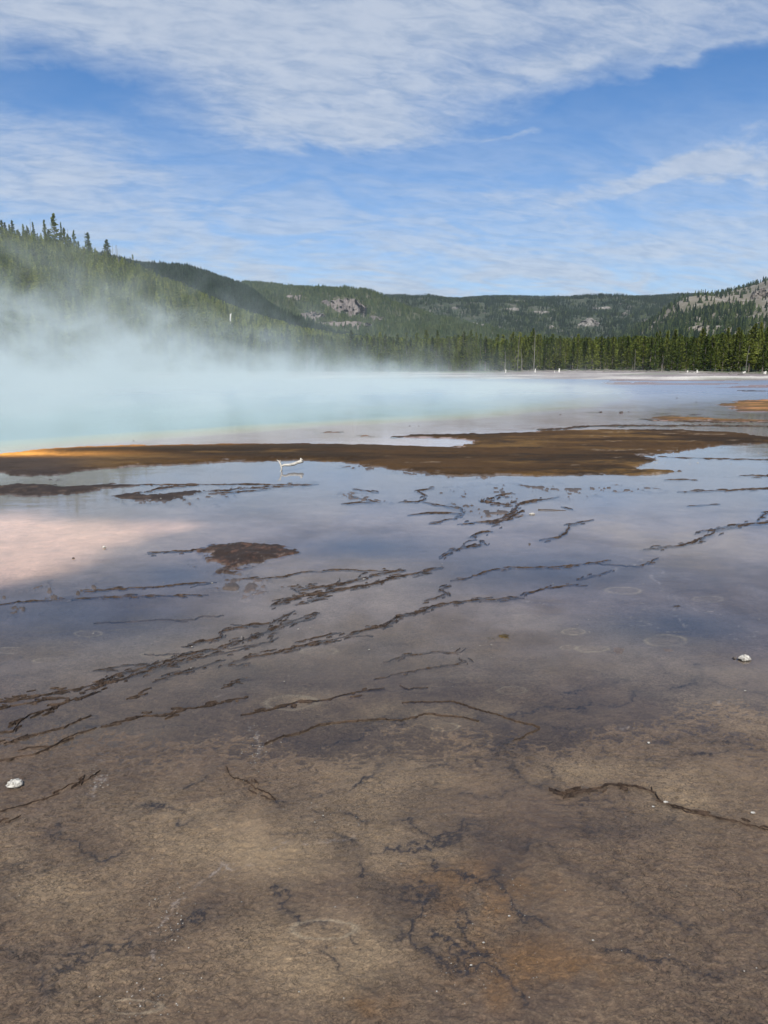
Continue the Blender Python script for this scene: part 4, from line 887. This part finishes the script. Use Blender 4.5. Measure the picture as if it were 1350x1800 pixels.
def gn_forest(name, pts, scl, wid, coll, label):
    me = bpy.data.meshes.new(name); me.vertices.add(len(pts)); me.vertices.foreach_set("co", np.asarray(pts, np.float32).ravel())
    sv = np.stack([wid, wid, scl], 1).astype(np.float32)
    a = me.attributes.new("scl", 'FLOAT_VECTOR', 'POINT'); a.data.foreach_set("vector", sv.ravel())
    o = bpy.data.objects.new(name, me); COL.objects.link(o)
    g = bpy.data.node_groups.new(name, 'GeometryNodeTree')
    g.interface.new_socket("Geometry", in_out='INPUT', socket_type='NodeSocketGeometry'); g.interface.new_socket("Geometry", in_out='OUTPUT', socket_type='NodeSocketGeometry')
    N = g.nodes; L = g.links
    gi = N.new('NodeGroupInput'); go = N.new('NodeGroupOutput'); ci = N.new('GeometryNodeCollectionInfo'); ci.inputs[0].default_value = coll; ci.inputs['Separate Children'].default_value = True; ci.inputs['Reset Children'].default_value = True
    ip = N.new('GeometryNodeInstanceOnPoints'); ip.inputs['Pick Instance'].default_value = True
    na = N.new('GeometryNodeInputNamedAttribute'); na.data_type = 'FLOAT_VECTOR'; na.inputs[0].default_value = "scl"
    rv = N.new('FunctionNodeRandomValue'); rv.data_type = 'FLOAT_VECTOR'; rv.inputs[0].default_value = (-.05, -.05, 0); rv.inputs[1].default_value = (.05, .05, 6.28)
    mp = N.new('GeometryNodeMeshToPoints')
    L.new(gi.outputs[0], mp.inputs[0]); L.new(mp.outputs[0], ip.inputs['Points']); L.new(ci.outputs[0], ip.inputs['Instance']); L.new(na.outputs[0], ip.inputs['Scale']); L.new(rv.outputs[0], ip.inputs['Rotation']); L.new(ip.outputs[0], go.inputs[0])
    md = o.modifiers.new("scatter", 'NODES'); md.node_group = g
    tag(o, label, "forest", kind='stuff'); return o
full = [crown_mesh("hill_crown", 600 + i, 9, 1.15 + .15 * i, 18, [.1, .05, .2, .12][i], m_pine_hill, 2, 5, gappy=.1) for i in range(4)]
cA = make_collection("near_trees", full)
cLine = make_collection("line_trees", CR)
cB = make_collection("dark_trees", [simple_tree("dark_crown", 620 + i, m_spruce_shade, 4, 5, 10, 1.9) for i in range(4)])
cC = make_collection("mesa_trees", [simple_tree("mesa_crown", 630 + i, m_mid, 4, 5, 10, 1.9, 1 + i % 2 * 2) for i in range(4)])
cD = make_collection("far_trees", [simple_tree("far_crown", 640 + i, m_mid if i < 1 else m_spruce_shade, 3, 5, 11, 2.3, 3, 9) for i in range(4)])
cE = make_collection("bare_trees", [simple_tree("sparse_crown", 650 + i, m_spruce_shade if i < 2 else m_mid, 4, 5, 10, 2.0) for i in range(4)])

def hill_px(a, r, z):
    """photo position of a point on a hill"""
    x = r * np.sin(a); y = r * np.cos(a); zz = z - CH
    dep = y * math.cos(PITCH) - zz * math.sin(PITCH); v = y * math.sin(PITCH) + zz * math.cos(PITCH)
    return 675 + F * x / dep, 900 - F * v / dep
ROCKS = [  # outcrops: photo centre, half width, half height, which hill
    ('C', 600, 548, 34, 20, "broad pinkish crag on the mesa's front slope, the widest outcrop"), ('C', 548, 563, 20, 14, "grey pink crag left of the widest outcrop"), ('C', 517, 526, 17, 7, "small flat topped cliff high on the left of the mesa"), ('C', 655, 565, 16, 9, "low rocky spur right of the widest crag"),
    ('C', 600, 575, 40, 9, "grey scree apron below the widest crag"), ('D', 710, 553, 18, 6, "small tan cliff on the dark slope right of the mesa"),
    ('D', 832, 575, 22, 9, "pale grooved cliff just above the misty trees"), ('D', 798, 543, 8, 5, "tiny pale crag on the plateau slope, leftmost one"), ('D', 900, 545, 14, 6, "small pale cliff in the upper middle of the plateau slope"), ('D', 945, 551, 22, 6, "row of pale crags below the plateau rim"),
    ('D', 970, 577, 12, 6, "pale stony patch left of the rock peak"), ('D', 1037, 572, 28, 15, "pointed pale rock peak rising behind the pines"), ('D', 1098, 555, 10, 8, "small ribbed cliff right of the rock peak"), ('D', 910, 530, 24, 3, "thin pale rim cliff high on the plateau"), ('D', 1030, 530, 40, 2, "long thin rim cliff under the plateau top"),
    ('D', 1060, 543, 20, 5, "scattered crags under the rim cliff"), ('E', 1235, 580, 28, 8, "rounded pale boulder slope at the foot of the cloud shadowed wood"), ('E', 1290, 535, 22, 8, "broken crags on the bare right hill"), ('E', 1335, 525, 14, 20, "brown rock face at the right edge of the photo"), ('D', 1140, 565, 20, 6, "pale diagonal scree left of the cloud shadowed wood")]
HH = {'A': HA, 'B': HB, 'C': HC, 'D': HD, 'E': HE}
def scatter(H, n, a0, a1, dens, seed, smin, smax, wmin, wmax, key, rpow=1.0, rmax=1.06):
    g = np.random.default_rng(seed)
    a = g.uniform(a0, a1, n); r = H.D0 + (H.D1 * rmax - H.D0) * g.uniform(0, 1, n) ** rpow
    z = H.h(a, r); px, py = hill_px(a, r, z)
    x = r * np.sin(a); y = r * np.cos(a)
    k = dens(a, r, z, px, py, x, y)
    for (hk, cx, cy_, rx, ry, _) in ROCKS:
        if hk == key: k = k * (1 - .86 * np.exp(-(((px - cx) / rx) ** 2 + ((py - cy_ + 2) / (ry * 1.15)) ** 2) ** 2 * .6))
    keep = g.uniform(0, 1, n) < k
    sc = g.uniform(smin, smax, n)
    return np.stack([x, y, z - .4], 1)[keep], sc[keep], (sc * g.uniform(wmin, wmax, n))[keep]
P, S, W_ = scatter(HA, 15000, -.85, .30, lambda a, r, z, px, py, x, y: np.where(z > .8, .95, .35) * np.where(r > HA.D1, .25, 1), 1, .55, 1.05, .9, 1.35, 'A', .9)
gn_forest("forest", P, S, W_, cA, "green pines covering the misty near hillside")
# depth of the wood behind the tree line
g = np.random.default_rng(5); n = 3200
a = g.uniform(-.35, .95, n); r_ = np.array([line_front(v) for v in a]) + 16 + 110 * g.uniform(0, 1, n); r_ = np.where(a > .53, r_ - 16 * g.uniform(0, 1, n), r_)
x = r_ * np.sin(a); y = r_ * np.cos(a); z = bank_height(x, y)[0]
want = np.interp(a, TA, TE); s = np.clip((CH + want * (r_ * .94) - z) / 9.0, .5, 1.6) * g.uniform(.7, 1.0, n)
gn_forest("forest", np.stack([x, y, z], 1), s, s * g.uniform(.8, 1.3, n), cLine, "depth of pine wood behind the far tree line")
P, S, W_ = scatter(HB, 26000, -.6, .12, lambda a, r, z, px, py, x, y: np.where(fbm(x, y, .006, 4, 80) > .75, .35, .95), 2, .8, 1.25, .9, 1.5, 'B', .8)
gn_forest("forest", P, S, W_, cB, "wood on the ridge behind the near hill, coloured dark as cloud shadow")
P, S, W_ = scatter(HC, 24000, -.30, .36, lambda a, r, z, px, py, x, y: .9 - .35 * sst(fbm(x, y, .005, 4, 81), .3, .9), 3, .8, 1.15, .9, 1.5, 'C', .85)
gn_forest("forest", P, S, W_, cC, "olive green wood covering the flat topped mesa")
P, S, W_ = scatter(HD, 30000, -.16, .62, lambda a, r, z, px, py, x, y: .95 - .75 * sst(fbm(x, y * .7, .004, 5, 82), .35, .8) * sst(py, 520, 528), 4, .75, 1.1, .9, 1.5, 'D', .85)
gn_forest("forest", P, S, W_, cD, "far wood on the long plateau and its slope")
SHADOW_WEDGE = [(1105, 590), (1120, 575), (1160, 560), (1200, 549), (1250, 542), (1300, 535), (1330, 540), (1322, 556), (1290, 562), (1275, 570), (1240, 572), (1200, 590)]  # cloud shadow outline, filled with packed trees to darken the slope
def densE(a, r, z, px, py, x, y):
    wv = inside(px, py, SHADOW_WEDGE)
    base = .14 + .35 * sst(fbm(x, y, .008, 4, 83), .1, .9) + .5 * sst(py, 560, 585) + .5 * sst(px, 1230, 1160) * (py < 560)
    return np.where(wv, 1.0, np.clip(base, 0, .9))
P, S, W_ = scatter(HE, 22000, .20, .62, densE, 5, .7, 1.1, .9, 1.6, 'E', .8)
gn_forest("forest", P, S, W_, cE, "scattered trees on the bare right hill, packed dense as a cloud shadow")

# ------------------------------------------------------------------ rock outcrops
m_rock = {}
def rock_mat(nm, c1, c2, c3):
    m, t = mat_new(nm); p = t.add('ShaderNodeTexCoord').outputs['Object']
    n1 = t.noise(t.mapv(p, (1, 1, .35)), .05, 6, .65); n2 = t.noise(t.mapv(p, (1, 1, .25)), .25, 5, .65)
    c = t.mix(t.ss(n1, .35, .62), c1, c2); c = t.mix(t.ss(n2, .5, .7), c, c3)
    b = t.add('ShaderNodeBump', {'Height': n2, 'Strength': 1.0, 'Distance': 3.0})
    s = t.add('ShaderNodeBsdfPrincipled', {'Base Color': c, 'Roughness': .95, 'Specular IOR Level': .1, 'Normal': b}); t.add('ShaderNodeOutputMaterial', {'Surface': s}); return m
m_rock['C'] = rock_mat("pinkish_rhyolite", (.15, .128, .118), (.22, .19, .17), (.07, .065, .055))
m_rock['D'] = rock_mat("pale_rhyolite", (.17, .155, .14), (.27, .25, .22), (.08, .08, .065))
m_rock['E'] = rock_mat("brown_rock", (.20, .17, .14), (.28, .25, .21), (.12, .11, .09))
for k, (hk, cx, cyy, rx, ry, lab) in enumerate(ROCKS):
    H = HH[hk]
    a, e = azel(cx, cyy); a = float(a)
    rs = np.linspace(H.D0, H.D1, 400); zz = H.h(np.full(400, a), rs); _, pyy = hill_px(np.full(400, a), rs, zz)
    i = int(np.argmin(np.abs(pyy - cyy))); r0 = rs[i]
    # half size in metres across and up, cliff leaning back into the slope
    q_ = 1.25 if hk == 'C' else .85; hw = q_ * rx / F * r0; hh_ = q_ * ry / F * r0
    nu, nv = 44, 26
    u = np.linspace(-1, 1, nu); v = np.linspace(-1, 1, nv); uu, vv = np.meshgrid(u, v); uu = uu.ravel(); vv = vv.ravel()
    z0 = float(zz[i]); back = hh_ * .55
    ridg = 1 - np.abs(fbm(uu * hw, vv * hh_ * .3 + k * 40, 5.0 / hw if hw > 20 else .25, 4, 90 + k))
    out = (1 - uu ** 2) ** .5 * (1 - np.abs(vv) ** 3) * hh_ * .35 + ridg * hh_ * .32 * (1 - uu ** 2)
    toph = hh_ * (.62 + .38 * (1 - np.abs(uu) ** 1.5) + .28 * fbm(uu * hw, uu * 0 + k * 9, 4.0 / hw, 4, 95 + k))
    if "peak" in lab: toph = hh_ * (1.15 * (1 - np.abs(uu)) ** .9 + .2 * fbm(uu * hw, uu * 0, 4. / hw, 3, 3) + .1)
    zz_ = z0 + toph * np.where(vv > 0, vv, 0) + np.where(vv < 0, vv, 0) * hh_ * 1.15
    rr = r0 + vv * back - out + 4
    rr = np.where(vv > .93, r0 + back * 1.6 + 14, rr); zz_ = np.where(vv > .93, z0 + toph * .55, zz_)
    aa = a + uu * hw / r0 * (1 + .05 * fbm(vv * 3, vv * 0 + k, 1, 3, 5))
    rgh_ = fbm(uu * hw + k * 11, vv * hh_ * 1.3, 6.0 / hw, 5, 120 + k, .65); sink = sst(rgh_ + .5 * (1 - uu ** 2 - vv ** 2), .0, -.45); rr = rr + sink * hh_ * 1.1 + fbm(uu * hw, vv * hh_ * .25, 16.0 / hw, 4, 130 + k, .6) * hh_ * .16
    ed = np.abs(uu) > .97; rr = np.where(ed, rr + hh_ * .9, rr)
    V = np.stack([rr * np.sin(aa), rr * np.cos(aa), zz_], 1)
    o = mesh_np("rock_outcrop", V, grid_faces(nv, nu), m_rock[hk], smooth=False); tag(o, lab, "rock outcrop", "pale crags on the far hills")

# ================================================================== SMALL THINGS ON THE FLATS
m_stone = simple_mat("crusted_white_stone", (.58, .55, .48), (.22, .20, .17), 60, .85, .9, 60, dist=.01)
m_dkstone = simple_mat("dark_stone", (.06, .05, .045), (.12, .10, .085), 20, .8, .7, 60)
def stone(px, py, w_, h_, d_, lab, mt=m_stone, seed=0, cat="stone", flat=.45):
    x, y = at(px, py); bm = bmesh.new(); bmesh.ops.create_icosphere(bm, subdivisions=4, radius=1.0); r = np.random.default_rng(seed)
    for v in bm.verts:
        c = v.co.copy(); n_ = float(fbm(np.array([c.x * 2 + seed]), np.array([c.y * 2 + c.z * 3]), 1.3, 4, seed)[0])
        a = math.atan2(c.y, c.x); k = 1 + .14 * n_ + .05 * math.sin(a * 7 + seed)
        z = c.z
        if z > 0: z = z ** 1.0 * (1 + .25 * n_)
        else: z = max(z, -.35) ; k *= 1 + .35 * z
        v.co = Vector((c.x * k * w_ * .88, c.y * k * d_ * .88, (z + .22) * h_ * .68))
    me = bpy.data.meshes.new("stone"); bm.to_mesh(me); bm.free(); me.materials.append(mt)
    for p in me.polygons: p.use_smooth = True
    o = bpy.data.objects.new("stone", me); o.location = (float(x), float(y), .018 * float(sst(np.array([float(y)]), 5.4, 2.8)[0])); COL.objects.link(o); tag(o, lab, cat); return o
stone(27, 1384, .048, .034, .040, "round white crusted stone near the left edge of the foreground", seed=3)
stone(1309, 1159, .052, .040, .036, "bright white stone by the right edge, with a dark pebble at its left", seed=5)
stone(1291, 1157, .016, .014, .014, "small dark pebble touching the bright white stone", m_dkstone, 6)
stone(183, 963, .025, .03, .022, "tiny white stone on the sunlit pink bed", seed=8)
stone(935, 904, .055, .028, .03, "white flat stone below the thin stick", seed=9)
stone(1140, 1309, .009, .010, .009, "very small white pebble on the brown flat at the right", seed=12)
stone(129, 982, .018, .02, .016, "tiny dark pebble on the sunlit pink bed", m_dkstone, 13)
stone(931, 957, .015, .02, .015, "small black pebble below the white flat stone", m_dkstone, 14)
stone(1092, 726, .10, .10, .08, "low dark rock lying off the rim of the spring, nearest the pale shallows", m_dkstone, 15)
stone(1056, 725, .07, .06, .08, "smaller dark rock off the rim of the spring", m_dkstone, 16)
SMALL = [(985, 729, .08, 0, "little dark rock off the rim of the spring, left of the two larger ones"), (1218, 663, .4, 0, "small dark rock on the mauve mats before the white bank"), (720, 749, .06, 0, "left one of two tiny dark rocks by the pale shallows"), (736, 749, .05, 0, "right one of two tiny dark rocks by the pale shallows"),
    (1170, 1415, .02, 1, "white pebble beside the long dark crack at the right"), (1148, 1423, .012, 1, "smaller white pebble just under the long dark crack"), (1190, 793, .09, 1, "white pebble at the right tip of the brown bar"), (661, 807, .07, 1, "white pebble on the brown bar right of the bleached branch"), (853, 813, .09, 1, "white pebble in the middle of the brown bar"),
    (436, 988, .02, 1, "white pebble on the dark mat patch"), (373, 1025, .018, 1, "white pebble in the water left of the dark mat patch"), (1105, 724, .07, 0, "tiny dark rock right of the two larger rim rocks"), (235, 775, .05, 0, "tiny dark rock on the pale rim at the left"), (425, 1592, .005, 1, "tiny white speck of stone low on the brown mat, left of centre"),
    (1323, 1434, .018, 1, "pale stone under the right edge end of the long crack"), (828, 1704, .008, 1, "white pebble in the rusty patch, lowest one"), (895, 1617, .009, 1, "white pebble at the top of the rusty patch"), (1042, 1660, .008, 1, "white pebble right of the rusty patch"), (850, 1664, .008, 1, "white pebble in the middle of the rusty patch"),
    (526, 1751, .006, 1, "white pebble by the bottom edge, left of centre"), (475, 1380, .01, 0, "dark pebble beside the short bent crack"), (545, 1404, .009, 0, "dark pebble right of the short bent crack"), (1310, 1215, .012, 1, "white pebble below the bright white stone"), (640, 1018, .02, 1, "white pebble on the thick central ridge"),
    (1190, 700, .12, 0, "tiny dark rock on the mauve shallows left of the red mats"), (1224, 707, .1, 0, "tiny dark rock at the left tip of the upper red mat")]
for k, (px, py, w_, c_, lab) in enumerate(SMALL):
    stone(px, py, w_ * .7, w_ * .35, w_ * .5, lab, m_stone if c_ else m_dkstone, 30 + k)["group"] = ["little dark rocks on the flats", "little white pebbles on the mats"][c_]

def tube(bm, P, radii, seg=8, seed=0):
    r = random.Random(seed); rings = []
    P = [Vector(p) for p in P]
    for i, p in enumerate(P):
        d = (P[min(i + 1, len(P) - 1)] - P[max(i - 1, 0)]).normalized(); u = d.cross(Vector((0, .3, 1))).normalized(); v = d.cross(u)
        rings.append([bm.verts.new(p + (u * math.cos(a) + v * math.sin(a)) * radii[i] * r.uniform(.62, .92)) for a in [2 * math.pi * k / seg for k in range(seg)]])
    for A, B in zip(rings, rings[1:]):
        for k in range(seg): bm.faces.new((A[k], A[(k + 1) % seg], B[(k + 1) % seg], B[k]))
    bm.faces.new(rings[0][::-1]); bm.faces.new(rings[-1])
# bleached branch lying in the water in front of the brown bar
bx, by = (float(v) for v in at(495, 827)); sp_ = CH / ((827 - 642)) ; k = by / F
def W2(px, py, dy=0):     # a point above the branch's foot, in photo pixels
    return (bx + (px - 495) * k * 1.02, by + dy, max(-.05, (827 - py) * k - dy * .12))
bm = bmesh.new()
tube(bm, [W2(494, 833), W2(495, 824), W2(494.5, 818.5), W2(492.5, 814), W2(490, 810), W2(487, 808)], [.022, .022, .024, .02, .014, .006], seed=1)
tube(bm, [W2(492.5, 814), W2(493, 810), W2(492.5, 808)], [.014, .010, .004], seed=2)
o1 = bpy.data.meshes.new("branch"); 
tube(bm, [W2(495, 819), W2(500, 817), W2(507, 817.5, .1), W2(514, 816, .2), W2(520, 813, .3), W2(525, 811.5, .35), W2(528, 811, .4)], [.026, .030, .036, .042, .046, .050, .040], seed=3)
tube(bm, [W2(526, 812, .35), W2(526, 808, .35), W2(525.5, 805, .35)], [.045, .034, .012], seed=4)
tube(bm, [W2(526.5, 809, .35), W2(529, 807, .35)], [.02, .006], seed=5)
tube(bm, [W2(494.5, 826), W2(492, 833, -.1), W2(490, 838, -.2)], [.018, .014, .010], seed=7)
bm.to_mesh(o1); bm.free(); o1.materials.append(simple_mat("bleached_wood", (.62, .58, .50), (.36, .33, .27), 9, .8, .5, 40))
for p in o1.polygons: p.use_smooth = True
br = bpy.data.objects.new("branch", o1); COL.objects.link(br); tag(br, "bleached white branch with raised ends lying in the water before the brown bar", "branch")
bm = bmesh.new(); p0 = at(946, 896.5); p1 = at(995, 897.5)
pts = [(float(p0[0] + (p1[0] - p0[0]) * t_), float(p0[1] + (p1[1] - p0[1]) * t_), .006 + .004 * math.sin(t_ * 5)) for t_ in np.linspace(0, 1, 9)]
tube(bm, pts, [.016, .010, .009, .009, .008, .008, .007, .006, .004], 6, 3)
me = bpy.data.meshes.new("stick"); bm.to_mesh(me); bm.free(); me.materials.append(simple_mat("dark_wood", (.05, .04, .03), (.09, .07, .05), 10))
o = bpy.data.objects.new("stick", me); COL.objects.link(o); tag(o, "thin dark stick lying in the water above the white flat stone", "stick")

# driftwood and rubble along the white bank
bm = bmesh.new(); g = random.Random(3)
for i in range(420):
    a = g.uniform(-.1, .75); rr = line_front(a) - g.uniform(2, 16); x, y = rr * math.sin(a), rr * math.cos(a); z = gz(x, y); L = g.uniform(.4, 2.0); th = g.gauss(0, .35); u = Vector((math.cos(th), math.sin(th), g.gauss(0, .12))) * L / 2
    c0 = Vector((x, y, z + .12)); tube(bm, [c0 - u, c0 + u], [g.uniform(.04, .11), g.uniform(.03, .07)], 4, i)
me = bpy.data.meshes.new("driftwood_litter"); bm.to_mesh(me); bm.free(); me.materials.append(m_snag)
o = bpy.data.objects.new("driftwood_litter", me); COL.objects.link(o); tag(o, "bleached sticks littering the back of the white bank", "driftwood", kind='stuff')

# tiny white flecks stuck to the mats
g = random.Random(9); V = []; Fc = []
def fleck(px, py, s):
    x, y = (float(v) for v in at(px, py)); i = len(V); z = .0045 + .020 * float(sst(np.array([y]), 5.4, 2.8)[0])
    for k in range(5):
        a = k * 1.2566 + g.uniform(-.3, .3); q = s * g.uniform(.5, 1.3); V.append((x + math.cos(a) * q, y + math.sin(a) * q, z))
    V.append((x, y, z + s * .5))
    for k in range(5): Fc.append((i + k, i + (k + 1) % 5, i + 5))
for (cx, cyy, rx, ry, n, s) in ((450, 1320, 30, 45, 60, .0028), (880, 1600, 70, 60, 34, .0018), (860, 1720, 100, 50, 40, .0018), (300, 1610, 40, 70, 60, .0024), (250, 1760, 80, 40, 40, .0024), (600, 1440, 60, 30, 30, .0026), (170, 1380, 20, 25, 30, .003), (1000, 815, 200, 12, 60, .018), (450, 985, 40, 15, 14, .006), (675, 1400, 660, 380, 160, .0022), (675, 1050, 660, 120, 90, .006), (280, 875, 60, 4, 10, .014)):
    for _ in range(n): fleck(g.gauss(cx, rx * .6), max(770, g.gauss(cyy, ry * .6)), s * g.uniform(.5, 1.5))
me = bpy.data.meshes.new("silica_flecks"); me.from_pydata(V, [], Fc); me.materials.append(m_stone)
o = bpy.data.objects.new("silica_flecks", me); COL.objects.link(o); tag(o, "tiny white silica flecks strewn over the mats", "flecks", kind='stuff')

# ================================================================== STEAM AND AIR
def box(name, x0, x1, y0, y1, z0, z1, mat):
    V = [(x, y, z) for z in (z0, z1) for y in (y0, y1) for x in (x0, x1)]
    return mesh_np(name, V, [(0, 2, 3, 1), (4, 5, 7, 6), (0, 1, 5, 4), (2, 6, 7, 3), (0, 4, 6, 2), (1, 3, 7, 5)], mat, smooth=False)
mat_steam, t = mat_new("steam_air")
pos = t.add('ShaderNodeTexCoord').outputs['Object']
sx, sy, sz = t.add('ShaderNodeSeparateXYZ', {0: pos}).outputs
ex = t.m('DIVIDE', t.m('ADD', sx, 30.0), 58.0); ey = t.m('DIVIDE', t.m('SUBTRACT', sy, 70.0), 50.0)
e2 = t.m('ADD', t.m('MULTIPLY', ex, ex), t.m('MULTIPLY', ey, ey))
edge = t.ss(e2, 1.05, 0.35)
hs = t.m('ADD', 0.36, t.m('MULTIPLY', t.m('POWER', t.ss(sx, 26.0, -40.0), 2.3), 3.3))
hz = t.m('DIVIDE', t.m('MAXIMUM', sz, 0.0), hs)
n1 = t.noise(t.mapv(pos, (1, .55, 1.1), (0, R(30), 0)), .21, 6, .62, 1.0)
body = t.m('EXPONENT', t.m('MULTIPLY', hz, -1.0))
wisp = t.m('MULTIPLY', t.m('EXPONENT', t.m('MULTIPLY', hz, -.42)), t.ss(n1, .49, .66))
dn = t.m('ADD', t.m('MULTIPLY', body, t.ss(n1, .40, .62, .12, 1.55)), t.m('MULTIPLY', wisp, 1.0))
n3 = t.noise(t.mapv(pos, (1, .5, .9), (0, R(35), 0), (7, 3, 1)), .30, 6, .64, 1.2)
torn = t.m('MULTIPLY', t.m('MULTIPLY', t.m('EXPONENT', t.m('MULTIPLY', sz, -.42)), t.ss(n3, .50, .68)), t.ss(sx, 24.0, 2.0))
dn = t.m('ADD', dn, t.m('MULTIPLY', torn, .75))
dn = t.m('MULTIPLY', t.m('MULTIPLY', dn, edge), .078)
dn = t.m('MULTIPLY', dn, t.ss(sz, 13.5, 9.0))
vol = t.add('ShaderNodeVolumePrincipled', {'Color': (.735, .785, .78), 'Density': dn, 'Anisotropy': 0.0})  # cool tint: blue glow of the pool put into the steam
t.add('ShaderNodeOutputMaterial', {'Volume': vol})
mat_steam.cycles.volume_sampling = 'MULTIPLE_IMPORTANCE' if hasattr(mat_steam.cycles, 'volume_sampling') else None
steam = box("steam", -92, 30, 20, 124, .01, 14, mat_steam); tag(steam, "pale blue white steam drifting over the hot spring", "steam", kind='stuff')

mat_haze, t = mat_new("haze_air")
vol = t.add('ShaderNodeVolumePrincipled', {'Color': (.80, .90, 1.0), 'Density': 0.00006, 'Anisotropy': 0.2})
t.add('ShaderNodeOutputMaterial', {'Volume': vol})
haze = box("haze", -9500, 9500, -70, 9500, -3, 520, mat_haze); tag(haze, kind='stuff')
